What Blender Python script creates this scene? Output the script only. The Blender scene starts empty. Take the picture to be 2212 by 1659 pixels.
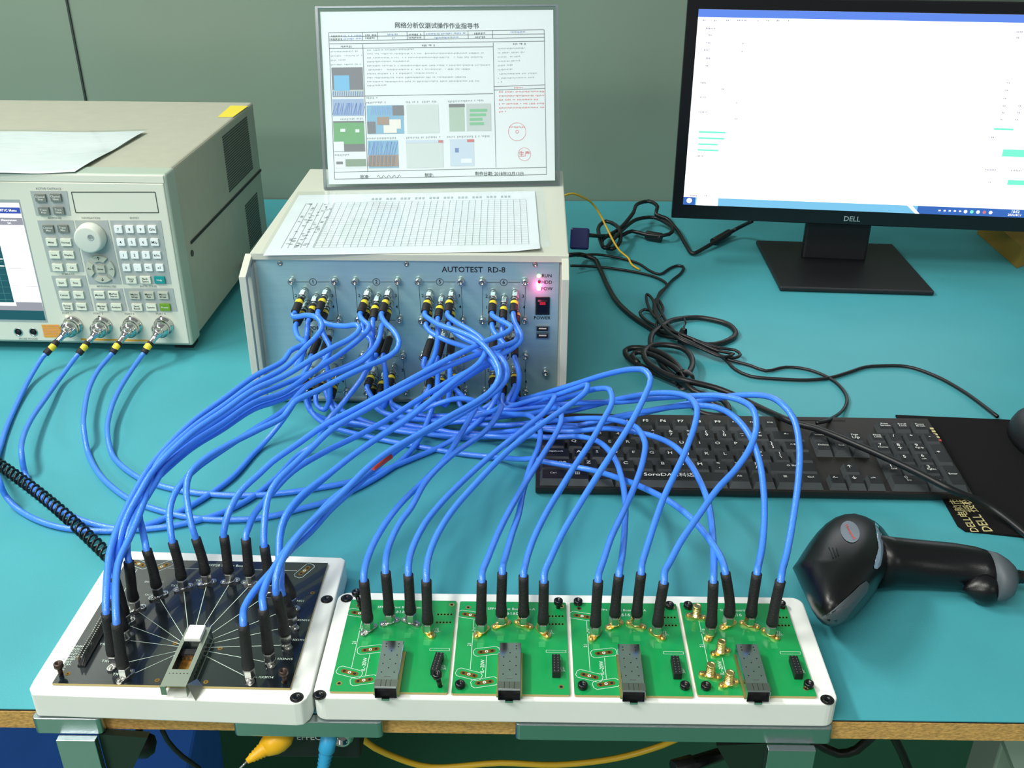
import bpy, math, random
from mathutils import Vector, Matrix
random.seed(7)
V = Vector
sc = bpy.context.scene
# ------------------------------------------------------------------ camera
W0, H0, F0 = 2212.0, 1659.0, 2200.0
PITCH, YAW, CAMH = math.radians(27.7), math.radians(1.0), 0.56
CO = V((0, 0, CAMH))
FW = V((-math.sin(YAW)*math.cos(PITCH), math.cos(YAW)*math.cos(PITCH), -math.sin(PITCH)))
RT = V((math.cos(YAW), math.sin(YAW), 0)); UP = RT.cross(FW)
cd = bpy.data.cameras.new('camera'); cam = bpy.data.objects.new('camera', cd)
sc.collection.objects.link(cam)
cd.sensor_fit = 'HORIZONTAL'; cd.sensor_width = 36; cd.lens = 36*F0/W0
cd.clip_start = .02; cd.clip_end = 50
cam.matrix_world = Matrix((( RT.x, UP.x, -FW.x, CO.x), (RT.y, UP.y, -FW.y, CO.y), (RT.z, UP.z, -FW.z, CO.z), (0, 0, 0, 1)))
sc.camera = cam
# ------------------------------------------------------------------ light and exposure
wd = bpy.data.worlds.new('room_light'); sc.world = wd; wd.use_nodes = True
wd.node_tree.nodes['Background'].inputs[0].default_value = (.93, 1.0, .95, 1)
wd.node_tree.nodes['Background'].inputs[1].default_value = .19
def area(name, loc, target, sx, sy, power, col):
    l = bpy.data.lights.new(name, 'AREA'); l.shape = 'RECTANGLE'; l.size = sx; l.size_y = sy
    l.energy = power; l.color = col
    o = bpy.data.objects.new(name, l); sc.collection.objects.link(o); o.location = loc
    o.rotation_euler = (V(target)-V(loc)).to_track_quat('-Z', 'Y').to_euler()
    return o
area('ceiling_tube_left', (-1.35, .85, 1.75), (0, 1.0, 0), 1.0, .2, 26, (1, .99, .92))
area('ceiling_tube_front', (-.65, -.5, 2.0), (.1, .9, 0), 1.5, .3, 27, (1, .99, .93))
area('added_fill_far_left', (-2.3, -2.6, 2.0), (0, .6, -.3), 1.6, .3, 40, (1, .99, .93))  # added fill lamp, brightens the crate and floor below the bench edge
area('added_fill_far_right', (2.2, -2.6, 2.0), (0, .6, -.3), 1.4, .3, 7, (1, .99, .93))  # second added fill, set far aside so the acrylic does not mirror it
sc.view_settings.view_transform = 'Standard'; sc.view_settings.look = 'None'
sc.view_settings.exposure = 0.40; sc.view_settings.gamma = 1.0; sc.view_settings.use_curve_mapping = False

# ------------------------------------------------------------------ helpers
def ray(px, py): return (FW + RT*((px-W0/2)/F0) - UP*((py-H0/2)/F0))
def P(px, py, z=0.0):
    d = ray(px, py); return CO + d*((z-CO.z)/d.z)
def PY(px, py, Y):
    d = ray(px, py); return CO + d*((Y-CO.y)/d.y)
class Fr:                      # a frame standing at a real place: origin, heading about z
    def __init__(s, o, rz=0.0, M=None):
        s.M = M if M is not None else Matrix.Translation(V(o)) @ Matrix.Rotation(math.radians(rz), 4, 'Z')
        s.I = s.M.inverted()
    def l(s, p): return s.I @ V(p)
    def w(s, p): return s.M @ V(p)
    def hit(s, px, py, ax, val):
        o = s.I @ CO; d = s.I.to_3x3() @ ray(px, py)
        return o + d*((val-o[ax])/d[ax])
def srgb(h):
    h = h.lstrip('#'); r = [int(h[i:i+2], 16)/255 for i in (0, 2, 4)]
    return tuple(x/12.92 if x <= .04045 else ((x+.055)/1.055)**2.4 for x in r)+(1,)
MATS = {}
def mat(name, col, rough=.5, metal=0.0, spec=.5, noise=0.0, nscale=60, bump=0.0, bscale=300, emit=0.0, coat=0.0, sss=0.0, alpha=1.0, stretch=None, trans=0.0):
    if name in MATS: return MATS[name]
    m = bpy.data.materials.new(name); m.use_nodes = True; nt = m.node_tree; b = nt.nodes['Principled BSDF']
    c = srgb(col)
    b.inputs['Base Color'].default_value = c; b.inputs['Roughness'].default_value = rough
    b.inputs['Metallic'].default_value = metal; b.inputs['Specular IOR Level'].default_value = spec
    b.inputs['Coat Weight'].default_value = coat; b.inputs['Alpha'].default_value = alpha
    b.inputs['Transmission Weight'].default_value = trans
    if sss: b.inputs['Subsurface Weight'].default_value = sss; b.inputs['Subsurface Radius'].default_value = (.01, .01, .01); b.inputs['Subsurface Scale'].default_value = .3
    if emit: b.inputs['Emission Color'].default_value = c; b.inputs['Emission Strength'].default_value = emit
    if noise or bump:
        tc = nt.nodes.new('ShaderNodeTexCoord'); mp = nt.nodes.new('ShaderNodeMapping')
        if stretch: mp.inputs['Scale'].default_value = stretch
        nt.links.new(tc.outputs['Object'], mp.inputs['Vector'])
    if noise:
        n = nt.nodes.new('ShaderNodeTexNoise'); n.inputs['Scale'].default_value = nscale; n.inputs['Detail'].default_value = 5
        nt.links.new(mp.outputs[0], n.inputs['Vector'])
        r = nt.nodes.new('ShaderNodeMapRange'); r.inputs[3].default_value = 1-noise; r.inputs[4].default_value = 1+noise
        r.inputs[1].default_value = .3; r.inputs[2].default_value = .7
        nt.links.new(n.outputs[0], r.inputs[0])
        mx = nt.nodes.new('ShaderNodeMix'); mx.data_type = 'RGBA'; mx.blend_type = 'MULTIPLY'; mx.inputs[0].default_value = 1
        mx.inputs[6].default_value = c
        nt.links.new(r.outputs[0], mx.inputs[7]); nt.links.new(mx.outputs[2], b.inputs['Base Color'])
    if bump:
        n = nt.nodes.new('ShaderNodeTexNoise'); n.inputs['Scale'].default_value = bscale; n.inputs['Detail'].default_value = 3
        nt.links.new(mp.outputs[0], n.inputs['Vector'])
        bp = nt.nodes.new('ShaderNodeBump'); bp.inputs['Strength'].default_value = bump; bp.inputs['Distance'].default_value = .001
        nt.links.new(n.outputs[0], bp.inputs['Height']); nt.links.new(bp.outputs[0], b.inputs['Normal'])
    MATS[name] = m; return m
M_ = mat
teal   = M_('teal_rubber', '#449da8', .5, spec=.4, noise=.05, nscale=9, bump=.15, bscale=900)
matedge= M_('mat_black_backing', '#0c1216', .7)
chip   = M_('particle_board', '#c69c58', .85, noise=.3, nscale=500, bump=.6, bscale=500, stretch=(.6, 1, 1.2))
wallm  = M_('wall_paint', '#788c7e', .28, spec=.6, noise=.03, nscale=4)
seam   = M_('wall_seam', '#2c3a36', .6)
floorm = M_('green_floor_paint', '#478a70', .3, noise=.06, nscale=5)
blue   = M_('blue_cable_jacket', '#4488f5', .20, spec=.7, bump=.35, bscale=1100, noise=.05, nscale=40)
shrink = M_('black_heat_shrink', '#191a1c', .62, bump=.5, bscale=700)
nickel = M_('nickel', '#c9cac6', .2, 1.0)
chrome = M_('chrome', '#d8d8d6', .1, 1.0)
steel  = M_('steel', '#a9aaa6', .32, 1.0)
gold   = M_('gold_plate', '#f2d98e', .28, 1.0)
goldp  = M_('gold_pad', '#9a7433', .35, .7)
alu    = M_('milled_aluminium', '#b9c4c6', .25, 1.0, bump=.1, bscale=200, stretch=(1, 1, 25))
yel    = M_('yellow_label', '#e0cf3a', .5)
yelp   = M_('yellow_plastic', '#f2b81a', .4)
yelc   = M_('yellow_wire_jacket', '#e3b72e', .4)
cyanp  = M_('light_blue_plastic', '#38a7dc', .4)
bluep  = M_('blue_crate_plastic', '#3b7cf2', .45, noise=.05, nscale=20)
white  = M_('white_nylon', '#eef3ee', .42, spec=.4, sss=.15, noise=.012, nscale=25)
black  = M_('black_plastic', '#15161a', .45, bump=.15, bscale=1200)
black2 = M_('black_gloss_plastic', '#0d0e12', .25)
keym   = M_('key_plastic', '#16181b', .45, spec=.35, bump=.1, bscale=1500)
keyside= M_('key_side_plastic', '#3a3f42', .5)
casem  = M_('keyboard_case', '#1d1b19', .5, spec=.35, noise=.1, nscale=60, bump=.15, bscale=1500)
rubber = M_('black_cord', '#0f1114', .42)
inkw   = M_('white_ink', '#dfe3e0', .6)
inkk   = M_('black_ink', '#16191d', .6)
inkg   = M_('grey_ink', '#8d9694', .7)
inkb   = M_('blue_ink', '#8fa0c8', .7)
inkr   = M_('red_ink', '#d98f90', .7)
inkgold= M_('gold_ink', '#c8bd86', .5)
pcbg   = M_('green_solder_mask', '#12964f', .28, coat=.5, noise=.05, nscale=60)
pcbk   = M_('black_solder_mask', '#141c22', .2, coat=.6)
pcbedge= M_('board_edge', '#b5a368', .6)
silk   = M_('silkscreen', '#cfe3d6', .6)
cage   = M_('cage_metal', '#cfd2da', .12, 1.0, noise=.05, nscale=80)
dark   = M_('dark_void', '#060608', .6)
amber  = M_('amber_contact', '#9a6a2a', .4, .6, noise=.3, nscale=300)
beige  = M_('instrument_beige', '#a9ab9b', .5, noise=.03, nscale=60, bump=.25, bscale=1500)
bezel  = M_('instrument_bezel', '#d2d6c8', .45)
bezels = M_('bezel_edge', '#a0b0a2', .5)
padg   = M_('panel_grey', '#a4acaa', .5)
vent   = M_('vent_dark', '#39443f', .6)
ivory  = M_('ivory_key', '#dce2d0', .4)
gkey   = M_('grey_key', '#747a72', .45)
lkey   = M_('light_grey_key', '#b6bcac', .45)
tealk  = M_('teal_key', '#15908e', .4)
grnk   = M_('green_key', '#6c9a24', .4)
boxw   = M_('box_paint', '#c3c8bb', .45, bump=.15, bscale=900)
brushed= M_('brushed_panel', '#a6c9ce', .34, .55, noise=.03, nscale=300, stretch=(.05, 1, 1))
paper  = M_('paper', '#e6ecec', .6)
paper2 = M_('log_paper', '#dde4e8', .55, noise=.02, nscale=30)
orange = M_('orange_label', '#e0a02c', .5)
grnbar = M_('green_bar', '#39a56a', .6)
redc   = M_('red_sleeve', '#d8432f', .45)
greyp  = M_('grey_rubber', '#4c545b', .5, bump=.15, bscale=1400)
lens   = M_('indicator_lens', '#9db4cc', .12, coat=1)
orangei= M_('orange_ink', '#e2502e', .5)
usb    = M_('usb_white', '#d9dcd6', .5)
cardb  = M_('cardboard', '#8a7026', .8)
padm   = M_('mouse_pad_cloth', '#0d0d0e', .85, spec=.2, noise=.12, nscale=300, bump=.2, bscale=2500)
fr_met = M_('bench_steel', '#9aa89c', .45, .3)
def emis(name, col, st):
    m = bpy.data.materials.new(name); m.use_nodes = True; nt = m.node_tree; nt.nodes.clear()
    e = nt.nodes.new('ShaderNodeEmission'); e.inputs[0].default_value = srgb(col); e.inputs[1].default_value = st
    o = nt.nodes.new('ShaderNodeOutputMaterial'); nt.links.new(e.outputs[0], o.inputs[0]); return m
scr_w = emis('screen_white', '#fbfdff', 1.25); scr_b = emis('screen_title_blue', '#5f86e0', .9); scr_t = emis('screen_taskbar', '#7cc3e8', .85)
scr_d = emis('screen_taskbar_dark', '#3f6fc0', .8); scr_g = emis('screen_green', '#74ecc4', 1); scr_k = emis('screen_text', '#9a9cae', .8)
scr_teal = emis('screen_graph', '#2b6670', .7); scr_n = emis('screen_navy', '#3a55a8', .9); scr_gr = emis('screen_grey', '#9a9ea8', .8)
scr_line = emis('screen_grid', '#5f9a9c', .7); led_g = emis('led_lime', '#e8ff9a', 3); led_r = emis('led_red', '#ff6a98', 9); led_d = emis('led_dim_red', '#c02040', .8)
def clearm(name, tint, gloss, rough=.06):
    m = bpy.data.materials.new(name); m.use_nodes = True; nt = m.node_tree; nt.nodes.clear()
    t = nt.nodes.new('ShaderNodeBsdfTransparent'); t.inputs[0].default_value = srgb(tint)
    g = nt.nodes.new('ShaderNodeBsdfGlossy'); g.inputs['Roughness'].default_value = rough; g.inputs[0].default_value = (.9, .95, 1, 1)
    f = nt.nodes.new('ShaderNodeLayerWeight'); pw = nt.nodes.new('ShaderNodeMath'); pw.operation = 'POWER'; pw.inputs[1].default_value = 4
    nt.links.new(f.outputs['Facing'], pw.inputs[0])
    mth = nt.nodes.new('ShaderNodeMath'); mth.operation = 'MULTIPLY_ADD'; mth.inputs[1].default_value = .6; mth.inputs[2].default_value = gloss; nt.links.new(pw.outputs[0], mth.inputs[0])
    mx = nt.nodes.new('ShaderNodeMixShader'); nt.links.new(mth.outputs[0], mx.inputs[0]); nt.links.new(t.outputs[0], mx.inputs[1]); nt.links.new(g.outputs[0], mx.inputs[2])
    o = nt.nodes.new('ShaderNodeOutputMaterial'); nt.links.new(mx.outputs[0], o.inputs[0]); return m
sleeve = clearm('plastic_sleeve', '#fafdfd', .03, .12); acryl = clearm('clear_acrylic', '#fbfdfe', .02, .05); acryl2 = clearm('acrylic_edge', '#dde6ec', .30, .25)

_txt = {}
def textmesh(s):
    if s in _txt: return _txt[s]
    c = bpy.data.curves.new('t', 'FONT'); c.body = s; c.size = 1; c.align_x = 'CENTER'; c.align_y = 'CENTER'; c.resolution_u = 2; c.offset = .010
    o = bpy.data.objects.new('t', c); sc.collection.objects.link(o)
    dg = bpy.context.evaluated_depsgraph_get(); me = bpy.data.meshes.new_from_object(o.evaluated_get(dg))
    r = ([v.co.copy() for v in me.vertices], [tuple(p.vertices) for p in me.polygons])
    bpy.data.objects.remove(o); bpy.data.curves.remove(c); bpy.data.meshes.remove(me)
    _txt[s] = r; return r
def frame_of(n, up):
    n = n.normalized(); x = up.cross(n)
    if x.length < 1e-5: x = V((1, 0, 0)).cross(n)
    x.normalize(); y = n.cross(x); return x, y, n
def rrect(x0, y0, x1, y1, r, n=4):
    pts = []
    for cx, cy, a in ((x1-r, y1-r, 0), (x0+r, y1-r, 90), (x0+r, y0+r, 180), (x1-r, y0+r, 270)):
        for k in range(n+1):
            t = math.radians(a+90*k/n); pts.append((cx+r*math.cos(t), cy+r*math.sin(t)))
    return pts
def circ(cx, cy, r, n=16): return [(cx+r*math.cos(2*math.pi*k/n), cy+r*math.sin(2*math.pi*k/n)) for k in range(n)]
class MB:
    def __init__(s): s.v = []; s.f = []; s.m = []; s.sm = []
    def add(s, vs, fs, m=0, smooth=False, M=None):
        b = len(s.v)
        s.v += [(M @ V(p)) if M is not None else V(p) for p in vs]
        for f in fs: s.f.append(tuple(b+i for i in f)); s.m.append(m); s.sm.append(smooth)
        return s
    def box(s, a, b, m=0, M=None):
        (x0, y0, z0), (x1, y1, z1) = a, b
        vs = [(x0,y0,z0),(x1,y0,z0),(x1,y1,z0),(x0,y1,z0),(x0,y0,z1),(x1,y0,z1),(x1,y1,z1),(x0,y1,z1)]
        return s.add(vs, [(0,3,2,1),(4,5,6,7),(0,1,5,4),(1,2,6,5),(2,3,7,6),(3,0,4,7)], m, M=M)
    def prism(s, poly, z0, z1, m=0, M=None, mside=None, top=1.0):
        n = len(poly); cx = sum(p[0] for p in poly)/n; cy = sum(p[1] for p in poly)/n
        vs = [(p[0], p[1], z0) for p in poly]+[(cx+(p[0]-cx)*top, cy+(p[1]-cy)*top, z1) for p in poly]
        s.add(vs, [tuple(range(n-1, -1, -1)), tuple(range(n, 2*n))], m, M=M)
        b = len(s.v)-2*n
        for i in range(n):
            j = (i+1) % n; s.f.append((b+i, b+j, b+n+j, b+n+i)); s.m.append(m if mside is None else mside); s.sm.append(False)
        return s
    def lathe(s, prof, o, ax, n=16, m=0, M=None, smooth=True, caps=True, up=V((0, .13, 1))):
        x, y, z = frame_of(V(ax), up); o = V(o); vs = []; fs = []
        for r, h in prof:
            for k in range(n):
                t = 2*math.pi*k/n; vs.append(o+x*(r*math.cos(t))+y*(r*math.sin(t))+z*h)
        for i in range(len(prof)-1):
            for k in range(n):
                j = (k+1) % n; fs.append((i*n+k, i*n+j, (i+1)*n+j, (i+1)*n+k))
        s.add(vs, fs, m, smooth, M)
        if caps:
            b = len(s.v)-len(vs)
            s.f.append(tuple(b+k for k in range(n-1, -1, -1))); s.m.append(m); s.sm.append(False)
            e = b+(len(prof)-1)*n; s.f.append(tuple(e+k for k in range(n))); s.m.append(m); s.sm.append(False)
        return s
    def cyl(s, p0, p1, r0, r1=None, n=16, m=0, M=None, smooth=True):
        p0 = V(p0); p1 = V(p1); d = p1-p0; r1 = r0 if r1 is None else r1
        return s.lathe([(r0, 0), (r1, d.length)], p0, d, n, m, M, smooth)
    def tube(s, pts, r, n=10, m=0, M=None):
        pts = [V(p) for p in pts]; N = len(pts); rr = r if isinstance(r, (list, tuple)) else [r]*N
        t0 = (pts[1]-pts[0]).normalized(); nx = t0.orthogonal().normalized(); vs = []; fs = []
        for i, p in enumerate(pts):
            t = (pts[min(i+1, N-1)]-pts[max(i-1, 0)]).normalized()
            nx = (nx-t*nx.dot(t)).normalized(); ny = t.cross(nx)
            for k in range(n):
                a = 2*math.pi*k/n; vs.append(p+nx*(rr[i]*math.cos(a))+ny*(rr[i]*math.sin(a)))
        for i in range(N-1):
            for k in range(n):
                j = (k+1) % n; fs.append((i*n+k, i*n+j, (i+1)*n+j, (i+1)*n+k))
        fs.append(tuple(range(n-1, -1, -1))); fs.append(tuple((N-1)*n+k for k in range(n)))
        return s.add(vs, fs, m, True, M)
    def text(s, t, size, M, m=0, mirror=False, squeeze=1.0):
        vs, fs = textmesh(t); k = -1 if mirror else 1
        return s.add([(k*v.x*size*squeeze, v.y*size, 0) for v in vs], fs, m, M=M)
    def loft(s, rings, m=0, M=None, caps=True, smooth=True):
        n = len(rings[0]); vs = [p for r in rings for p in r]; fs = []
        for i in range(len(rings)-1):
            for k in range(n):
                j = (k+1) % n; fs.append((i*n+k, i*n+j, (i+1)*n+j, (i+1)*n+k))
        if caps: fs += [tuple(range(n-1, -1, -1)), tuple((len(rings)-1)*n+k for k in range(n))]
        return s.add(vs, fs, m, smooth, M)
    def build(s, name, mats, parent=None, off=None, bevel=0, seg=2, sub=0):
        me = bpy.data.meshes.new(name)
        vs = [v-V(off) for v in s.v] if off is not None else s.v
        me.from_pydata([tuple(v) for v in vs], [], s.f)
        for x in (mats if isinstance(mats, (list, tuple)) else [mats]): me.materials.append(x)
        me.polygons.foreach_set('material_index', s.m); me.polygons.foreach_set('use_smooth', s.sm); me.update()
        o = bpy.data.objects.new(name, me); sc.collection.objects.link(o)
        if parent is not None: o.parent = parent
        if bevel:
            md = o.modifiers.new('bevel', 'BEVEL'); md.width = bevel; md.segments = seg; md.limit_method = 'ANGLE'; md.angle_limit = math.radians(35)
        if sub:
            md = o.modifiers.new('sub', 'SUBSURF'); md.levels = sub; md.render_levels = sub
        return o
def thing(name, label, cat, fr=None, loc=None, group=None):
    o = bpy.data.objects.new(name, None); sc.collection.objects.link(o); o.empty_display_size = .02
    if fr is not None: o.matrix_world = fr.M
    if loc is not None: o.location = loc
    o['label'] = label; o['category'] = cat
    if group: o['group'] = group
    return o
def tag(o, label, cat, group=None):
    o['label'] = label; o['category'] = cat
    if group: o['group'] = group
    return o
def struct(o): o['kind'] = 'structure'; return o
def copy_tree(o, parent=None):
    c = o.copy(); sc.collection.objects.link(c); c.parent = parent
    for ch in list(o.children): copy_tree(ch, c)
    return c
def spline(P_, step=.006, closed=False):
    P_ = [V(p) for p in P_]; out = []; N = len(P_)
    for i in range(N-1):
        p1, p2 = P_[i], P_[i+1]; p0 = P_[i-1] if i else p1*2-p2; p3 = P_[i+2] if i+2 < N else p2*2-p1
        d1 = max((p1-p0).length, 1e-5)**.5; d2 = max((p2-p1).length, 1e-5)**.5; d3 = max((p3-p2).length, 1e-5)**.5
        m1 = (p1-p0)/d1-(p2-p0)/(d1+d2)+(p2-p1)/d2; m2 = (p2-p1)/d2-(p3-p1)/(d2+d3)+(p3-p2)/d3
        m1 *= d2; m2 *= d2
        n = max(2, int((p2-p1).length/step))
        for k in range(n):
            t = k/n; t2 = t*t; t3 = t2*t
            out.append(p1*(2*t3-3*t2+1)+m1*(t3-2*t2+t)+p2*(-2*t3+3*t2)+m2*(t3-t2))
    out.append(P_[-1]); return out
def XZ(o, x, y, z): return Matrix(((x.x, y.x, z.x, o.x), (x.y, y.y, z.y, o.y), (x.z, y.z, z.z, o.z), (0, 0, 0, 1)))
def front(x, z, y): return XZ(V((x, y, z)), V((1, 0, 0)), V((0, 0, 1)), V((0, -1, 0)))       # faces -y
def flat(x, y, z, rot=0):
    return Matrix.Translation((x, y, z)) @ Matrix.Rotation(math.radians(rot), 4, 'Z')
# zoom windows used while measuring the photograph
def ZM(x0, y0, k): return lambda *q: [(x0+k*p[0], y0+k*p[1])+tuple(p[2:]) for p in q]
zA = ZM(0, 700, .3316); zB = ZM(560, 640, .2773); zC = ZM(1000, 740, .3436); z2 = ZM(500, 530, .226); z3 = ZM(850, 530, .223)
z5 = ZM(50, 1150, .31646); zR = ZM(1180, 400, .3315); zV = ZM(0, 360, .2411); zS = ZM(660, 20, .2532); zL = ZM(480, 330, .3526); zG = ZM(660, 1220, .2646); zH = ZM(1220, 1220, .2712); zT = ZM(1690, 1080, .236)

# ------------------------------------------------------------------ setting
mb = MB().box((-3.2, 1.78, -.75), (3.2, 1.86, 2.2)); struct(mb.build('wall_back', wallm))
sx = PY(165, 110, 1.779).x
mb = MB().box((sx-.0015, 1.7765, -.02), (sx+.0015, 1.7802, 2.2)); struct(mb.build('trim_1', seam))
mb = MB().box((-3.2, -1.6, -.78), (3.2, 1.86, -.75)); struct(mb.build('floor', floorm))

YE, YB = .5455, 1.7765
t = thing('workbench', 'particle board workbench carrying all the equipment', 'workbench', loc=(0, 1.15, -.75)); o0 = (0, 1.15, -.75)
MB().box((-1.1, YE, -.0185), (1.25, YB, -.0025)).build('tabletop', chip, t, o0)
for x, y in ((.385, .62), (.385, 1.66), (-1.0, .62), (-1.0, 1.66)):
    MB().box((x, y-.02, -.75), (x+.045, y+.02, -.0185)).build('leg', fr_met, t, o0, bevel=.002)
mb = MB(); M = Matrix.Translation((.395, .60, -.05)) @ Matrix.Rotation(math.radians(0), 4, 'Y')
mb.add([(.355,.575,-.02),(.385,.575,-.02),(.44,.575,-.13),(.41,.575,-.13),(.355,.60,-.02),(.385,.60,-.02),(.44,.60,-.13),(.41,.60,-.13)], [(0,1,2,3),(7,6,5,4),(0,4,5,1),(1,5,6,2),(2,6,7,3),(3,7,4,0)])
mb.build('brace', fr_met, t, o0)
MB().box((-1.08, .60, -.045), (1.2, .62, -.0185)).build('rail', dark, t, o0)
mb = MB().box((-1.1, YE+.001, -.0025), (1.25, YB, -.0008), 1).box((-1.1, YE+.0005, -.0008), (1.25, YB, 0), 0)
tag(mb.build('rubber_mat', [teal, matedge]), 'teal rubber mat covering the workbench top', 'mat')

# ------------------------------------------------------------------ things under the bench
mb = MB(); M = Matrix.Translation((-.655, .86, -.75)) @ Matrix.Rotation(math.radians(8), 4, 'Z')
mb.prism(rrect(-.24, -.16, .24, .16, .03), 0, .36, M=M, top=1.06)
mb.prism(rrect(-.265, -.18, .265, .18, .03), .36, .385, M=M)
tag(mb.build('plastic_crate', bluep, bevel=.004), 'blue plastic crate under the left end of the bench', 'crate')

def bracket(label, x0, x1, leg):
    loc = (x0, .5395, -.0152); t = thing('fixture_bracket', label, 'bracket', loc=loc, group='aluminium brackets at the bench edge')
    mb = MB(); mb.prism(rrect(x0, .5015 if False else .5370, x1, .5450, .0035), -.0152, -.0004)
    mb.build('clamp_bar', alu, t, loc, bevel=.0006)
    if leg:
        a, b = leg
        mb = MB().box((a, .531, -.7496), (b, .5368, -.0158)); mb.build('leg', alu, t, loc, bevel=.0004)
        d = .012 if a < 0 else -.012
        e = b if a < 0 else a
        pts = [(e, -.0158), (e+d*3.0, -.0188), (e+d*.2, -.085), (e, -.20)]
        vs = [(x, .5375, z) for x, z in pts]+[(x, .5435, z) for x, z in pts]
        MB().add(vs, [(0,1,2,3),(7,6,5,4),(0,4,5,1),(1,5,6,2),(2,6,7,3),(3,7,4,0)]).build('gusset', M_('gusset_steel', '#3c4a44', .35, .8), t, loc)
    return t
bracket('aluminium bracket with a leg under the left corner of the fixtures', P(75,1536).x, P(222,1541).x, (PY(111,1569,.531).x, PY(196,1569,.531).x))
bracket('short aluminium bracket bar under the gap between the two white fixtures', P(503,1550).x, P(826,1555).x, None)
bracket('long aluminium bracket with a leg under the right end of the fixtures', P(1113,1560).x, P(1799,1568).x, (PY(1664,1596,.531).x, PY(1768,1596,.531).x))

# black knob behind the left gusset
p = PY(300, 1605, .562)
t = thing('clamp_knob', 'black plastic clamp knob behind the left bracket leg', 'knob', loc=p)
MB().lathe([(.004, -.006), (.011, -.006), (.013, -.002), (.013, .006), (.009, .010), (.001, .011)], p, (0, -.7, -.4), 18).build('knob_body', black, t, p)
MB().cyl(p, p+V((0, .02, .035)), .003).build('screw_shank', steel, t, p)

# grounding point with yellow plug, blue cord, silver jack
bx = PY(690, 1594, .560)
t = thing('grounding_box', 'black grounding box with white lettering under the bench edge', 'grounding box', loc=bx)
x0, x1 = PY(575, 1590, .560).x, PY(775, 1590, .560).x
mb = MB().box((x0, .560, -.062), (x1, .598, -.0187)); mb.build('housing', black, t, bx, bevel=.002)
mb = MB().text('EFFECT', .0072, front(PY(673, 1594, .5595).x, PY(673, 1594, .5595).z, .5596)); mb.build('lettering', inkw, t, bx)
p = PY(740, 1592, .558)
mb = MB().lathe([(.0085, 0), (.0085, .002), (.0065, .002), (.0065, .006), (.0042, .006), (.0042, .002)], p+V((0, .002, 0)), (0, -1, 0), 20); mb.build('grounding_jack', chrome, t, bx)
p = PY(600, 1597, .548); q = PY(533, 1645, .532)
t = thing('grounding_plug', 'yellow banana grounding plug hanging below the bench edge', 'plug', loc=p)
d = (q-p).normalized()
MB().lathe([(.001, -.0105), (.006, -.010), (.0092, -.006), (.0102, 0), (.0095, .005), (.0065, .0115)], p, d, 20).build('plug_body', yelp, t, p)
L = (q-p).length
prof = [(.0068, .010)]
for k in range(5): h = .012+(L-.014)*k/5; prof += [(.0062-.0006*k, h), (.0052-.0006*k, h+.0012)]
MB().lathe(prof+[(.002, L)], p, d, 16).build('strain_relief', yelp, t, p)
MB().tube(spline([q, q+d*.006+V((0, 0, -.002)), PY(505, 1672, .53), PY(480, 1720, .535)]), .0008, 6).build('wire', M_('clear_wire', '#9aa0a0', .2, .4), t, p)
p = PY(712, 1585, .548); q = PY(697, 1665, .540)
t = thing('grounding_cable', 'light blue grounding cord with ribbed sleeve hanging from the bench edge', 'cord', loc=p)
L = 0.05; d = (q-p).normalized(); prof = [(.0062, -.004), (.0062, .014)]
for k in range(9): h = .015+.0035*k; prof += [(.0056-.0002*k, h), (.0044-.0002*k, h+.0015)]
MB().lathe(prof, p, d, 16).build('strain_relief', cyanp, t, p)
MB().tube(spline([p+d*.03, q, q+d*.04, q+V((.02, 0, -.1))]), .0028, 8).build('cord', cyanp, t, p)
tag(MB().tube(spline([PY(765,1560,.60), PY(790,1602,.60), PY(860,1638,.605), PY(930,1657,.61), PY(1080,1648,.61), PY(1200,1652,.61), PY(1330,1638,.61), PY(1430,1610,.61), PY(1500,1580,.60), PY(1560,1566,.60), PY(1598,1590,.60), PY(1612,1630,.60), PY(1640,1665,.6)], .01), .0026, 8).build('yellow_cable', yelc), 'yellow cord looping below the middle of the bench', 'cord')
tag(MB().tube(spline([PY(341,1530,.575), PY(345,1560,.553), PY(362,1600,.553), PY(395,1635,.556), PY(430,1660,.56), PY(450,1700,.57)], .01), .0019, 8).build('thin_black_cord', rubber), 'thin black cord hanging over the left bench edge', 'cord')
tag(MB().tube(spline([PY(1755,1600,.66), PY(1810,1628,.66), PY(1850,1620,.66), PY(1895,1580,.66), PY(1915,1575,.66), PY(1940,1610,.66), PY(1965,1668,.66)], .01), .004, 8).build('hanging_black_cord', rubber), 'black cord hanging in the shade under the right bench end', 'cord')
p = PY(1540, 1640, .585)
t = thing('tool_handle', 'black handled tool lying under the bench beside the right bracket leg', 'tool', loc=p)
a, b = PY(1475, 1657, .58), PY(1605, 1612, .60)
MB().cyl(a, b, .0065, .005, 8).build('handle', black2, t, p, bevel=.001)
MB().cyl(a-(b-a)*.15, a+(b-a)*.18, .0085, .0075, 8).build('grip', black, t, p, bevel=.001)

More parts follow.
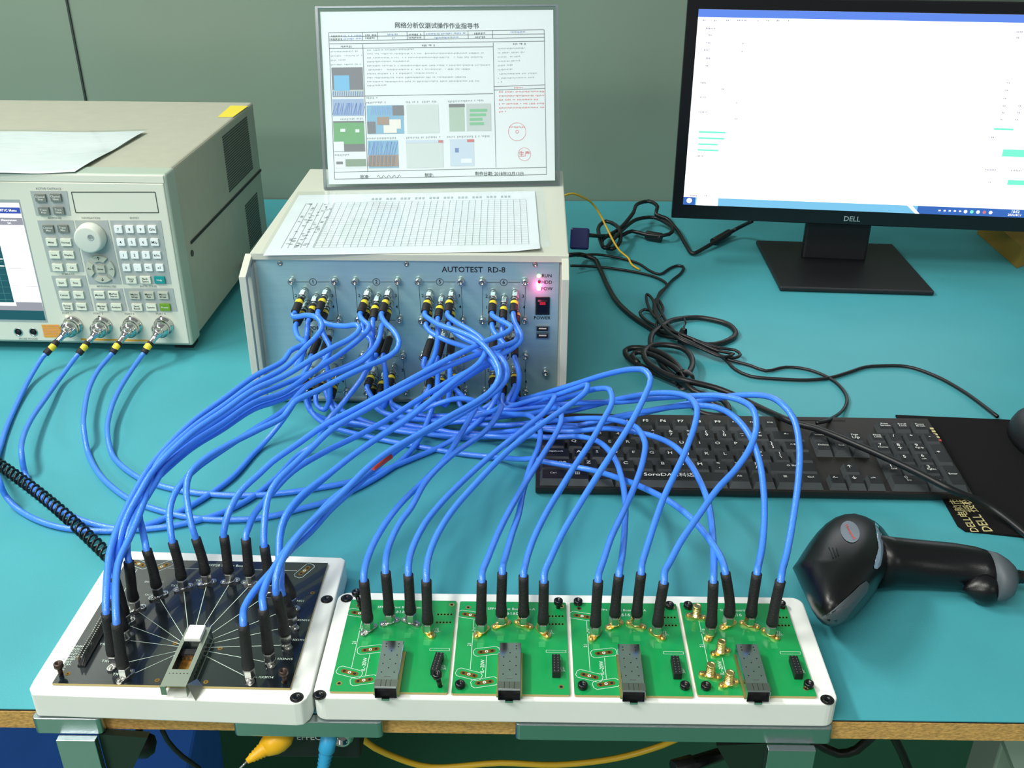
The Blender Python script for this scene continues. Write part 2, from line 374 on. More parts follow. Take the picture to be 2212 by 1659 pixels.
# ------------------------------------------------------------------ white fixture plates
def cap_screw(mb, x, y, z, r=.0036, h=.004, tilt=(0, 0)):
    ax = V((tilt[0], tilt[1], 1)).normalized()
    mb.lathe([(r*.9, 0), (r, .0006), (r, h-.0005), (r*.85, h), (r*.5, h), (r*.5, h-.0022), (.0001, h-.0022)], (x, y, z), ax, 16)
PZ = .0225
def plate(label, pts, pxs, extra=None):
    c = sum((V((p[0], p[1], 0)) for p in pts), V())/len(pts); c.z = 0.0004
    t = thing('fixture_plate', label, 'fixture plate', loc=c, group='white nylon fixture plates')
    mb = MB(); mb.prism(pts, .0004, PZ); mb.build('plate_body', white, t, c, bevel=.0012, seg=2)
    for q in pxs:
        p = P(q[0], q[1], PZ); mb = MB()
        mb.lathe([(.0049, 0), (.0049, .0004), (.0040, .0005), (.0040, .00045)], p, (0, 0, 1), 20)
        o = mb.build('screw_recess', dark, t, c)
        mb = MB(); mb.lathe([(.0037, .0004), (.0037, .0008), (.0033, .0011), (.0018, .0011), (.0018, .0006), (.0001, .0006)], p, (0, 0, 1), 18); mb.build('socket_screw', black2, t, c)
    return t, c
FLx, FRx = -.3585, -.1545
pl = [(FLx+.004, .5385), (FRx-.010, .5325), (FRx-.005, .5335), (FRx-.0015, .5385), (FRx, .545), (FRx, .698), (FRx-.004, .7015), (-.345, .7075), (-.351, .7065), (-.356, .702), (FLx-.001, .552), (FLx-.0005, .544)]
plate('large white fixture plate on the left carrying the black circuit board', pl, [(706,1295), (641,1507)])
pr = rrect(-.1528, .5385, .2235, .6555, .009, 5)
plate('long white fixture plate on the right carrying the four green boards', pr, [(749,1293), (690,1502), (1787,1512)])

# ------------------------------------------------------------------ circuit boards
BZ = PZ+.0022                                                # top face of a board
def flange(px, py, ang, fr, parent, metal, z=BZ, plug=False, L=.0060):
    p = fr.l(P(px, py, z)); M = flat(p.x, p.y, p.z, ang)
    out = []
    r = .0030
    for sgn in (1, -1):
        for k in range(9):
            a = math.radians(-90+180*k/8) if sgn > 0 else math.radians(90+180*k/8)
            out.append((sgn*(L-r*.2)+r*math.cos(a), r*math.sin(a)))
    mb = MB(); mb.prism(out, 0, .0016, M=M)
    mb.lathe([(.0040, .0016), (.0040, .0030), (.0030, .0030), (.0030, .0062 if not plug else .0115)], (0, 0, 0), (0, 0, 1), 16, M=M)
    for sgn in (1, -1): mb.lathe([(.0015, .0016), (.0015, .0022), (.0010, .0025), (.0002, .0025)], (sgn*L, 0, 0), (0, 0, 1), 12, M=M)
    if plug:
        for h in (.005, .0065, .008, .0095): mb.lathe([(.0031, h), (.0034, h+.0004), (.0031, h+.0008)], (0, 0, 0), (0, 0, 1), 16, M=M, caps=False)
        mb.lathe([(.0032, .0105), (.0032, .0118), (.0022, .0118), (.0022, .0095)], (0, 0, 0), (0, 0, 1), 16, M=M)
    o = mb.build('connector_flange', metal, parent)
    return p
def board_screw(fr, px, py, parent, high=0.0, tilt=(0, 0)):
    p = fr.l(P(px, py, BZ+high)); mb = MB(); cap_screw(mb, p.x, p.y, BZ+high, tilt=tilt)
    if high: mb.cyl((p.x-tilt[0]*high, p.y-tilt[1]*high, BZ), (p.x, p.y, BZ+high), .0018)
    mb.build('socket_screw', black2, parent)
def ring(mb, x, y, z, r0, r1, m=0, n=18):
    mb.add([(x+r0*math.cos(2*math.pi*k/n), y+r0*math.sin(2*math.pi*k/n), z) for k in range(n)]+[(x+r1*math.cos(2*math.pi*k/n), y+r1*math.sin(2*math.pi*k/n), z) for k in range(n)],
           [(k, (k+1) % n, n+(k+1) % n, n+k) for k in range(n)], m)
def disc(mb, x, y, z, r, m=0, n=12): mb.add([(x+r*math.cos(2*math.pi*k/n), y+r*math.sin(2*math.pi*k/n), z) for k in range(n)], [tuple(range(n))], m)
def seg(mb, a, b, w, z, m=0):
    a = V((a[0], a[1], 0)); b = V((b[0], b[1], 0)); d = (b-a).normalized(); n_ = V((-d.y, d.x, 0))*w/2
    mb.add([(p.x, p.y, z) for p in (a-n_, b-n_, b+n_, a+n_)], [(0, 1, 2, 3)], m)
def outline(mb, poly, w, z, m=0):
    for i in range(len(poly)): seg(mb, poly[i], poly[(i+1) % len(poly)], w, z, m)
def padmark(silkmb, padmb, x, y, ang):
    M = flat(x, y, 0, ang); c = [(-.0098, -.0022), (-.0078, -.0042), (.0078, -.0042), (.0098, -.0022), (.0098, .0022), (.0078, .0042), (-.0078, .0042), (-.0098, .0022)]
    pts = [M @ V((a, b, 0)) for a, b in c]; outline(silkmb, [(q.x, q.y) for q in pts], .0004, BZ+.00012)
    padmb.prism(rrect(-.0068, -.0019, .0068, .0019, .0018), BZ, BZ+.0001, M=M)
    for sx_ in (-.0042, .0042): q = M @ V((sx_, 0, 0)); disc(padmb, q.x, q.y, BZ+.00018, .0011, 1)
    q = M @ V((0, 0, 0)); ring(padmb, q.x, q.y, BZ+.00018, .0006, .0013, 2, 10)
def sfp_cage(parent, x, y0):                                 # x centre, y0 front edge, in board space
    w, hh, L = .0080, .0098, .0490; z0 = BZ+.0002
    mb = MB()
    mb.box((x-w, y0, z0+hh-.0004), (x+w, y0+L, z0+hh))
    mb.box((x-w, y0+.0002, z0), (x-w+.0004, y0+L, z0+hh-.0004)).box((x+w-.0004, y0+.0002, z0), (x+w, y0+L, z0+hh-.0004))
    mb.box((x-w+.0004, y0, z0), (x+w-.0004, y0+L, z0+.0004)).box((x-w+.0004, y0+L-.0004, z0+.0004), (x+w-.0004, y0+L, z0+hh-.0004))
    cg = mb.build('transceiver_cage', cage, parent, bevel=.0002, seg=1)
    mb = MB(); zt = z0+hh+.00005
    for k in range(4):
        yy = y0+.016+k*.0088
        for s_ in (-.0046, .0046): disc(mb, x+s_, yy, zt, .00055)
        if k < 3: disc(mb, x, yy+.0044, zt, .00055)
    disc(mb, x-.0046, y0+L-.0035, zt, .00055); disc(mb, x+.0046, y0+L-.0035, zt, .00055)
    mb.build('vent_hole', dark, cg)['kind'] = 'stuff'
    MB().box((x-w+.0005, y0+.006, z0+.0005), (x+w-.0005, y0+.0065, z0+hh-.0005)).build('cage_interior', dark, cg)
    MB().box((x-.0028, y0-.0016, z0-.0006), (x+.0028, y0+.004, z0+.0012)).build('latch_tab', chrome, cg)
    mb = MB()
    for s_ in (-1, 1): mb.box((x+s_*(w+.0006)-.0006, y0+.003, z0), (x+s_*(w+.0006)+.0006, y0+L-.002, z0+.0012))
    mb.build('cage_gasket', gold, cg)
    mb = MB().box((x-w-.0003, y0+.0085, z0+hh-.0002), (x+w+.0003, y0+.0013, z0+hh+.0003))
    for s_ in (-.0035, .0, .0035): mb.box((x+s_-.00015, y0+.0015, z0+hh+.0003), (x+s_+.00015, y0+.008, z0+hh+.0004), 1)
    mb.build('spring_clip', [steel, dark], cg)
    MB().box((x-.0022, y0+.0118, zt), (x+.0022, y0+.0124, zt+.0003)).build('embossed_tab', chrome, cg)
def header(parent, x, y, rows=7, pitch=.0027, name='pin_header', tilt=0):
    M = flat(x, y, BZ, tilt); mb = MB()
    mb.box((-.0030, -pitch*rows/2, 0), (.0030, pitch*rows/2, .0058), M=M); h = mb.build(name, black, parent, bevel=.0003)
    mb = MB()
    for k in range(rows):
        for s_ in (-.00135, .00135):
            yy = -pitch*rows/2+pitch*(k+.5); mb.box((s_-.0004, yy-.0004, .0058), (s_+.0004, yy+.0004, .0064), M=M)
    for s_ in (-.0022, 0, .0022): mb.tube([M @ V((s_, pitch*rows/2, .003)), M @ V((s_, pitch*rows/2+.002, .0034)), M @ V((s_, pitch*rows/2+.0045, .001))], .0003, 6)
    mb.build('pin', nickel, h)['kind'] = 'stuff'
BW, BH = .0850, .1010
boards = []
spec = [ (-.1408, .5425, 'green circuit board with two leaning loose screws, leftmost of the four green boards'),
         (-.0530, .5420, 'second green circuit board from the left with screws at two corners'),
         ( .0352, .5420, 'third green circuit board from the left with empty gold pads and four screws'),
         ( .1232, .5435, 'rightmost green circuit board with four uncabled gold connectors on its left half')]
feet_px = [[(796,1363,52,0), (842,1346,28,0), (888,1346,-28,0), (925,1367,-58,1)],
           [(1040,1367,52,1), (1083,1351,28,1), (1131,1351,-28,1), (1173,1367,-55,1)],
           [(1285,1373,60,1), (1327,1352,32,1), (1374,1352,-26,1), (1419,1372,-50,1)],
           [(1533,1374,65,1), (1572,1352,34,1), (1619,1352,-24,1), (1664,1372,-48,1)]]
for bi, (bx0, by0, lab) in enumerate(spec):
    fr = Fr((bx0, by0, 0)); t = thing('circuit_board', lab, 'circuit board', fr=Fr((bx0, by0, PZ+.0003)), group='green circuit boards'); boards.append((fr, t))
    t.matrix_world = Matrix.Translation((bx0, by0, 0))
    mb = MB(); mb.prism(rrect(0, 0, BW, BH, .0012, 2), PZ+.0003, BZ, 0, mside=1); mb.build('board', [pcbg, pcbedge], t)
    sk = MB(); pd = MB(); zs = BZ+.00012
    def q2(x, y, fr=Fr(spec[1][:2]+(0,))): return fr.l(P(660+.2646*x, 1220+.2646*y, BZ))
    if bi < 3:
        for x, y, a in ((1345, 410, -12), (1478, 708, 10), (1333, 895, -18), (1460, 960, 12)):
            q = q2(x, y); p1 = MB(); padmark(sk, p1, q.x, q.y, a); p1.build('connector_pad', [goldp, dark, silk], t)
    a, b = q2(1375, 450), q2(1345, 855); seg(sk, a, b, .0004, zs); a, b = q2(1478, 748), q2(1468, 920); seg(sk, a, b, .0004, zs)
    q = q2(1445, 830); sk.text('IL~20W', .0042, flat(q.x, q.y, zs, 90)); q = q2(1338, 650); sk.text('21', .0038, flat(q.x, q.y, zs, 90))
    q = q2(1680, 362); sk.text('SFP+ SI Test Board Rev.A', .0036, flat(q.x, q.y, zs)); q = q2(1690, 400); sk.text('2616', .0048, flat(q.x, q.y, zs), mirror=(bi < 2))
    for x, y, s_ in ((1390, 520, '18'), (1385, 545, 'TD-'), (1998, 540, '12'), (2003, 560, 'RD-'), (2090, 845, 'SCL'), (2090, 865, 'SDA')): q = q2(x, y); sk.text(s_, .003, flat(q.x, q.y, zs))
    q = q2(2045, 708); outline(sk, [(q.x-.0075, q.y-.0013), (q.x+.0075, q.y-.0013), (q.x+.0075, q.y+.0013), (q.x-.0075, q.y+.0013)], .0003, zs)
    sk.build('silkscreen', silk, t)['kind'] = 'stuff'
    for r_ in range(2):
        for k in range(5): q = q2(1990+27*k, 420+65*r_); disc(pd, q.x, q.y, BZ+.0001, .0008, 3); pd.box((q.x-.0006, q.y-.0011, BZ), (q.x+.0006, q.y+.0011, BZ+.0001), 3)
    for x, y in ((1328, 348), (2090, 340), (1262, 985), (2087, 997)): q = q2(x, y); ring(pd, q.x, q.y, BZ+.0001, .0012, .0022, 4); disc(pd, q.x, q.y, BZ+.00008, .0012, 1)
    for x, y in ((1425, 660), (1590, 600), (1765, 590), (1930, 650)): q = q2(x, y); pd.box((q.x-.0025, q.y-.003, BZ), (q.x+.0025, q.y+.003, BZ+.00005), 5)
    pd.build('solder_pads', [goldp, dark, silk, goldp, gold, M_('mask_window', '#2fa35c', .4)], t)['kind'] = 'stuff'
    q = q2(1665, 1040); sfp_cage(t, q2(1665, 1000).x, -.0065)
    q = q2(2045, 850); header(t, q.x, q.y, tilt=(-8 if bi == 0 else 0))
    for (px, py, ang, g) in feet_px[bi]: flange(px, py, ang, fr, t, gold if g else nickel)
if True:
    fr, t = boards[0]; board_screw(fr, 771, 1285, t, .013, (-.25, .2)); board_screw(fr, 945, 1462, t, .010, (-.15, -.1))
    fr, t = boards[1]; board_screw(fr, 1206, 1304, t, .004); board_screw(fr, 994, 1483, t)
    fr, t = boards[2]
    for x, y in ((105, 310), (832, 338), (142, 978), (955, 978)): board_screw(fr, 1220+.2712*x, 1220+.2712*y, t)
    fr, t = boards[3]
    for x, y in ((980, 338), (1720, 328), (1122, 982), (1940, 968)): board_screw(fr, 1220+.2712*x, 1220+.2712*y, t)
    for x, y, a in ((1045, 420, -12), (1240, 705, 22), (1155, 890, -14), (1305, 955, 22)): flange(1220+.2712*x, 1220+.2712*y, a, fr, t, gold, plug=True)

# black board
kfr = Fr((-.343, .547, 0), -.6)
t = thing('circuit_board', 'black circuit board with radiating white traces on the left fixture', 'circuit board', fr=kfr)
KW, KH = .1735, .1455
mb = MB().prism([(0, 0), (KW, 0), (KW, KH), (.002, KH)], PZ+.0003, BZ, 0, mside=1); mb.build('board', [pcbk, pcbedge], t)
kfeet = [(770,530,30),(925,440,38),(1095,385,32),(1255,350,20),(1415,340,16),(1555,355,-8),(1690,410,-20),(1835,515,-30),(1835,640,-45),(1795,770,-55),(1685,890,-62),(1550,1000,-72),(705,630,60),(700,735,65),(632,905,72),(700,990,60)]
kf = [z5((a, b))[0]+(c,) for a, b, c in kfeet]
sk = MB(); zs = BZ+.00012
cq = kfr.l(P(411, 1400, BZ)); ends = []
for (px, py, ang) in kf:
    p = kfr.l(P(px, py, BZ)); d = V((cq.x-p.x, cq.y-p.y, 0)); d.normalize()
    e = V((cq.x, cq.y, 0))-d*.006
    e.x = max(cq.x-.012, min(cq.x+.012, p.x+(e.x-p.x))); seg(sk, (p.x+d.x*.004, p.y+d.y*.004), (e.x, e.y), .00045, zs)
    flange(px, py, ang, kfr, t, nickel, L=.0056)
for (x, y), s_, sz in (((1400, 228), 'QSFP28 SI Test Board A', .004), ((895, 340), 'SN:A     0001', .003), ((1855, 468), '17 RX4N/21', .003), ((1888, 600), '13 RX1N/18', .003), ((1870, 735), '14 RX1P/17', .003), ((1770, 865), '15 RX3N/15', .003), ((1640, 990), '16 RX3P/14', .003),
        ((560, 765), 'TX2P/', .0034), ((580, 880), 'TX4N/', .0034), ((660, 970), 'TX4P/1', .0034), ((860, 428), 'TX1P/', .003), ((1040, 365), 'TX3N', .003), ((710, 512), 'TX1N', .003), ((1205, 330), 'TX3P', .003)):
    p = kfr.l(P(*z5((x, y))[0], BZ)); sk.text(s_, sz, flat(p.x, p.y, zs))
for k, s_ in enumerate(('MODPRSL', 'INTL', 'VCC1', 'VCCT', 'LPMOD', 'MODSEL', 'RESET', 'VCCRX', 'SCL', 'SDA')):
    p = kfr.l(P(60+.1085*(1010-38*k), 1380+.1085*(155+51*k), BZ)); sk.text(s_, .0026, flat(p.x, p.y, zs))
for a, b in (((985, 245), (1210, 250)), ((1520, 255), (1870, 262)), ((780, 250), (655, 460))):
    p = kfr.l(P(*z5(a)[0], BZ)); q = kfr.l(P(*z5(b)[0], BZ)); seg(sk, p, q, .0004, zs)
pd = MB()
for (x, y), a in (((790, 215), -25), ((945, 235), 40), ((1920, 262), 62)): p = kfr.l(P(*z5((x, y))[0], BZ)); p1 = MB(); padmark(sk, p1, p.x, p.y, a); p1.build('connector_pad', [goldp, dark, silk], t)
for x, y in ((1975, 413), (305, 965), (915, 1010), (1247, 1022), (260, 960), (1038, 757), (1345, 792), (1780, 1020)):
    p = kfr.l(P(*z5((x, y))[0], BZ)); ring(pd, p.x, p.y, BZ+.0001, .0006, .0019, 0); disc(pd, p.x, p.y, BZ+.00008, .0008, 1)
sk.build('silkscreen', silk, t)['kind'] = 'stuff'; pd.build('solder_pads', [goldp, dark, silk], t)['kind'] = 'stuff'
# long pin header, bare pins
a = kfr.l(P(172, 1440, BZ)); b = kfr.l(P(224, 1348, BZ)); mb = MB(); n = 22
mb.box((0, 0, 0), (.0058, (b-a).length, .0012), 1, M=Matrix.Translation((a.x-.0015, a.y, BZ)) @ Matrix.Rotation(-math.atan2(b.x-a.x, b.y-a.y), 4, 'Z'))
for k in range(n):
    for s_ in (0, .0026): p = a.lerp(b, (k+.4)/n); mb.box((p.x+s_-.0004, p.y-.0004, BZ+.0012), (p.x+s_+.0004, p.y+.0004, BZ+.0088))
mb.build('pin_header', [nickel, black], t)
for x, y, h in ((245, 920, .007), (1778, 968, .008)):
    px, py = z5((x, y))[0]; p = kfr.l(P(px, py, BZ+h)); mb = MB(); cap_screw(mb, p.x, p.y, BZ+h, r=.0034); mb.cyl((p.x, p.y, BZ), (p.x, p.y, BZ+h), .0017); mb.build('socket_screw', M_('bronze_screw', '#4a3c36', .4, .6), t)
# open transceiver cage
top = BZ+.0098
c4 = [kfr.l(P(x, y, top)) for x, y in ((344, 1482), (399, 1484), (459, 1354), (402, 1352))]
wv = (c4[1]-c4[0]); wv.z = 0; lv = (c4[3]-c4[0]); lv.z = 0; wv2 = V((wv.length, 0, 0)); x0 = (c4[0].x+c4[3].x)/2-.001; y0 = c4[0].y; w = .0185; L = .062
x0 = c4[0].x+.0005
mb = MB(); z1 = top; th = .0004
for (a0, b0, a1, b1) in ((0, 0, w, .017), (0, .017, .0028, .049), (w-.0036, .017, w, .049), (0, .049, w, L)):
    mb.box((x0+a0, y0+b0, z1-th), (x0+a1, y0+b1, z1))
mb.box((x0, y0+.004, BZ), (x0+th, y0+L, z1-th)).box((x0+w-th, y0+.0, BZ), (x0+w, y0+L, z1-th))
cg = mb.build('transceiver_cage', M_('cage_light', '#b4bab0', .33, 1.0), t)
mb = MB()
mb.add([(x0+w, y0+.002, z1), (x0+w+.006, y0-.002, BZ-.002), (x0+w+.008, y0+.010, BZ+.001), (x0+w+.003, y0+.014, BZ+.004)], [(0, 1, 2, 3)])
mb.box((x0+w+.0012, y0+.012, BZ), (x0+w+.0020, y0+L-.004, BZ+.0012))
mb.box((x0, y0-.0005, BZ+.002), (x0+.004, y0, z1)).build('spring_fingers', gold if False else M_('cage_light', ''), cg)
MB().box((x0+.0028, y0+.018, BZ+.0001), (x0+w-.0036, y0+.044, BZ+.0006)).build('contact_well', amber, cg)
mb = MB().box((x0+.0028, y0+.0365, BZ+.0006), (x0+w-.0036, y0+.042, BZ+.0062), 0)
for k in range(12): mb.box((x0+.0034+k*.00098, y0+.0360, BZ+.001), (x0+.0039+k*.00098, y0+.0365, BZ+.005), 1)
mb.build('card_connector', [black, nickel], cg)
MB().box((x0+.003, y0+.0455, z1+.0001), (x0+w-.003, y0+.0605, z1+.0040)).build('white_cap', white, cg, bevel=.0008)
mb = MB()
for k in range(6): mb.box((x0+.0022+k*.0026, y0+.0125, z1), (x0+.0032+k*.0026, y0+.0131, z1+.0001), 0)
for k in range(9): mb.box((x0+w, y0+.016+k*.004, BZ+.003), (x0+w+.0001, y0+.018+k*.004, BZ+.0042), 0)
mb.build('slot', dark, cg)['kind'] = 'stuff'

# ------------------------------------------------------------------ switch test box
rf = Fr((-.2912, 1.0185, 0), -.4)
t = thing('test_box', 'off-white switch test box with a blue-grey front panel full of coaxial connectors', 'test equipment', fr=rf); box_t = t
BWd = .3235; zt = .1800
mb = MB()
mb.box((-.006, .001, .010), (BWd+.010, .322, zt)); mb.build('housing', boxw, t, bevel=.0015)
MB().box((-.004, -.0035, .1735), (BWd+.010, .004, zt+.0012)).build('front_lip', boxw, t, bevel=.0006)
MB().box((0, -.0012, .006), (BWd, .0008, .1733)).build('front_panel', brushed, t)
MB().box((-.002, -.0045, .004), (BWd+.004, .002, .0065)).build('bottom_strip', steel, t)
mb = MB()
for s_, xa in ((-1, -.0105), (1, BWd+.0025)):
    xo = xa
    mb2 = MB(); wd_ = .0075
    yz = [(-.000, .1795), (-.033, .166), (-.033, .028), (-.000, .014), (0, .022), (-.026, .033), (-.026, .160), (0, .170)]
    n = len(yz); vs = [(xo, y, z) for y, z in yz]+[(xo+wd_, y, z) for y, z in yz]
    fs = []
    for i in range(n-1): fs.append((i, i+1, n+i+1, n+i))
    fs.append((n-1, 0, n, 2*n-1))
    for a_, b_, c_, d_ in ((0, 1, 6, 7), (1, 2, 5, 6), (2, 3, 4, 5)): fs.append((d_, c_, b_, a_)); fs.append((n+a_, n+b_, n+c_, n+d_))
    mb2.add(vs, fs); mb2.build('rack_handle', boxw, t, bevel=.0006)
    MB().box((xo, -.012, .012), (xo+wd_, .002, .172)).build('side_strip', boxw, t, bevel=.0008) if s_ < 0 else None
for x in (.01, BWd-.02):
    for y in (.02, .29): MB().cyl((x, y, 0), (x, y, .010), .009).build('foot', black, t)
def rh(px, py): p = rf.hit(px, py, 1, -.0014); return p
def ptext(mb, s_, px, py, sz, m=0): p = rh(px, py); mb.text(s_, sz, front(p.x, p.z, -.0015), m)
pr_ = MB()
ptext(pr_, 'AUTOTEST  RD-8', 1023, 583, .0088)
for s_, px, py in (('RUN', 1181, 596), ('HDD', 1181, 610), ('POW', 1181, 624), ('POWER', 1171, 687)): ptext(pr_, s_, px, py, .0052)
for s_, px, py in (('PORT 1', 688, 709), ('PORT 2', 821, 710), ('PORT 3', 951, 711), ('PORT 4', 1090, 711)): ptext(pr_, s_, px, py, .0062)
groups = {1: (676, 609, 629, 722, 731, 692), 2: (813, 609, 766, 858, 863, 692), 5: (950, 609, 903, 995, 1000, 694), 6: (1088, 610, 1041, 1134, 1133, 694),
          3: (697, 770, 655, 739, 748, 847), 4: (828, 770, 782, 870, 877, 848), 7: (958, 772, 912, 1001, 1005, 848), 8: (1092, 771, 1046, 1135, 1135, 848)}
def pline(a, b):
    a = rh(*a); b = rh(*b); d = (b-a).normalized(); n_ = V((-d.z, 0, d.x))*.0002
    pr_.add([(p.x, -.0015, p.z) for p in (a-n_, b-n_, b+n_, a+n_)], [(0, 1, 2, 3)])
scr = []
for g, (cx, cy, xl, xr, xr2, yb) in groups.items():
    pline((xl+10, cy), (cx-9, cy)); pline((cx+9, cy), (xr-10, cy)); xl2 = xl+(xr2-xr)+2
    pline((xl+2, cy+9), (xl2, yb-8)); pline((xr+1, cy+9), (xr2, yb-8)); pline((xl2+9, yb), (xr2-10, yb))
    p = rh(cx, cy); n = 20
    pr_.add([(p.x+r*math.cos(6.2832*k/n), -.0015, p.z+r*math.sin(6.2832*k/n)) for r in (.0036, .0041) for k in range(n)], [(k, (k+1) % n, n+(k+1) % n, n+k) for k in range(n)])
    ptext(pr_, str(g), cx, cy, .0058)
    for s_, dx, dy in (('2', -37, 30), ('3', 42, 30), ('4', 44, 54), ('1', -37, 54)): ptext(pr_, s_, cx+dx, cy+dy, .0052)
    scr += [(xl, cy), (xr, cy), (xl2, yb), (xr2, yb)]
pr_.build('panel_printing', inkk, t)['kind'] = 'stuff'
scr.append((1178, 806))
for px, py in scr:
    p = rf.hit(px, py, 1, -.006); mb = MB()
    mb.lathe([(.0032, 0), (.0036, .0006), (.0036, .0062), (.0030, .0068), (.0016, .0068), (.0016, .0045), (.0001, .0045)], (p.x, -.0012, p.z), (0, -1, 0), 16); mb.build('socket_screw', nickel, t)
for px, py in ((605, 569), (878, 570), (1156, 571), (898, 868)):
    p = rf.hit(px, py, 1, -.0012); mb = MB(); mb.lathe([(.0029, 0), (.0027, .0009), (.0015, .0011), (.0013, .0006), (.0001, .0006)], (p.x, -.0012, p.z), (0, -1, 0), 16); mb.build('panel_screw', steel, t)
for (px, py), m_, r_ in (((1164, 596), led_g, .0019), ((1165, 609), led_d, .0016), ((1164, 623), led_r, .0024)):
    p = rh(px, py); MB().lathe([(r_, 0), (r_, .0012), (r_*.7, .0022), (r_*.1, .0026)], (p.x, -.0012, p.z), (0, -1, 0), 14).build('indicator_lamp', m_, t)
p = rf.w(V((rh(1164, 623).x, -.012, rh(1164, 623).z))); l = bpy.data.lights.new('red_lamp_glow', 'POINT'); l.energy = .018; l.color = (1, .08, .25); l.shadow_soft_size = .002
lo = bpy.data.objects.new('red_lamp_glow', l); sc.collection.objects.link(lo); lo.location = p
a, b = rh(1157, 641), rh(1187, 679)
mb = MB().box((a.x, -.003, b.z), (b.x, -.0012, a.z)); sw = mb.build('power_switch', black2, t, bevel=.0004)
MB().add([(a.x+.0025, -.0058, a.z-.004), (b.x-.0025, -.0058, a.z-.004), (b.x-.0025, -.0032, b.z+.002), (a.x+.0025, -.0032, b.z+.002), (a.x+.0025, -.003, a.z-.0025), (b.x-.0025, -.003, a.z-.0025)], [(0, 3, 2, 1), (0, 1, 5, 4)]).build('rocker', black2, sw)
MB().box((a.x+.0045, -.0061, a.z-.0075), (b.x-.0045, -.0056, a.z-.0045)).build('red_window', M_('switch_red', '#a01828', .3), sw)
for (xa, ya, xb, yb) in ((1158, 703, 1186, 715), (1158, 718, 1186, 730)):
    a, b = rh(xa, ya), rh(xb, yb); mb = MB().box((a.x, -.0032, b.z), (b.x, -.0012, a.z), 0).box((a.x+.0012, -.0036, b.z+.001), (b.x-.0012, -.0032, a.z-.001), 1).box((a.x+.003, -.0042, (a.z+b.z)/2), (b.x-.003, -.0036, a.z-.0018), 2)
    mb.build('usb_port', [steel, dark, usb], t)

# ------------------------------------------------------------------ network analyzer
vf = Fr((-.4170, 1.138, 0), -1.6); VW, VT = .430, .2300
t = thing('network_analyzer', 'beige bench network analyzer with a grey keypad, knob and screen', 'test equipment', fr=vf); van = t
mb = MB(); mb.box((-VW+.004, .028, .012), (-.004, .385, VT-.0015)); mb.build('housing', beige, t, bevel=.004, seg=3)
# side groove and vents
mb = MB()
def sd(px, py): return vf.hit(px, py, 0, -.0035)
a, b = sd(412, 525), sd(570, 360); b.y = min(b.y, .384)
mb.add([(-.0030, a.y, a.z-.002), (-.0030, b.y, b.z-.002), (-.0030, b.y, b.z+.002), (-.0030, a.y, a.z+.002)], [(0, 1, 2, 3)]); mb.build('side_groove', dark, t)
mb = MB(); a, b = sd(484, 305), sd(565, 240); z0, z1 = sd(500, 415).z, sd(560, 240).z
for k in range(24):
    zz = .140+k*.0034
    if zz < .218: mb.box((-.0040, .225, zz), (-.0034, .345, zz+.0020))
mb.build('side_vent', vent, t)['kind'] = 'stuff'
mb = MB()
for k in range(18): mb.box((-.0040, .285, .035+k*.0038), (-.0034, .350, .0372+k*.0038))
mb.build('lower_side_vent', vent, t)['kind'] = 'stuff'
p = sd(415, 547); MB().lathe([(.004, 0), (.004, .001), (.002, .001), (.001, .0004)], (-.0036, p.y, p.z), (1, 0, 0), 12).build('side_screw', vent, t)
mb = MB()
mb.box((-VW, .0, .0125), (0, .030, VT)); mb.build('front_bezel', bezels, t, bevel=.003, seg=3)
yf = -.0016
mb = MB().box((-VW+.004, yf, .016), (-.004, .002, VT-.0105)); mb.build('front_panel', bezel, t, bevel=.001)
MB().box((-VW+.001, -.0012, VT-.0100), (-.003, .002, VT-.0015)).build('top_strip', bezel, t, bevel=.0005)
for x in (-.02, -VW+.03):
    for y in (.03, .35): MB().box((x-.012, y-.01, 0), (x+.012, y+.01, .0125)).build('foot', black, t)
def vh(x, y, d=0.0): px, py = zV((x, y))[0]; return vf.hit(px, py, 1, yf-d)
pd = MB()
def quadpx(mb, pts, d, m=0, th=.0006):
    q = [vh(x, y, 0) for x, y in pts]
    mb.add([(p.x, yf-d-th, p.z) for p in q]+[(p.x, yf-d+.0001, p.z) for p in q], [(3, 2, 1, 0), (0, 1, 5, 4), (1, 2, 6, 5), (2, 3, 7, 6), (3, 0, 4, 7)], m)
for q in ([(270,215),(600,215),(635,435),(325,435)], [(335,480),(655,480),(755,940),(455,940)], [(460,975),(765,975),(840,1290),(548,1290)], [(670,480),(965,480),(1090,1050),(800,1050)],
          [(985,480),(1440,480),(1535,1050),(1105,1050)], [(815,1090),(1095,1090),(1140,1290),(860,1290)], [(1110,1090),(1550,1090),(1590,1295),(1160,1295)]): 
    m1 = MB(); quadpx(m1, q, 0); m1.build('key_field', padg, t)
tx = MB()
def vtext(s_, x, y, sz, d=.0004): p = vh(x, y); tx.text(s_, sz, front(p.x, p.z, yf-d))
for s_, x, y in (('ACTIVE CH/TRACE', 435, 198), ('RESPONSE', 490, 460), ('NAVIGATION', 815, 460), ('ENTRY', 1205, 460), ('STIMULUS', 610, 962), ('MKR/ANALYSIS', 955, 1073), ('INSTR STATE', 1330, 1073), ('PROBE POWER', 255, 1542),
                 ('PORT 1', 600, 1312), ('PORT 2', 880, 1315), ('PORT 3', 1160, 1318), ('PORT 4', 1440, 1318)): vtext(s_, x, y, .0036)
tx.build('panel_printing', inkg, t)['kind'] = 'stuff'
keys = []
G, I_, L_ = gkey, ivory, lkey
for x, y, s_ in ((372,275,'Channel\nPrev'),(508,272,'Channel\nNext'),(402,392,'Trace\nPrev'),(535,390,'Trace\nNext'),(443,552,'Channel\nMax'),(573,550,'Trace\nMax')): keys.append((x, y, s_, G, .0125))
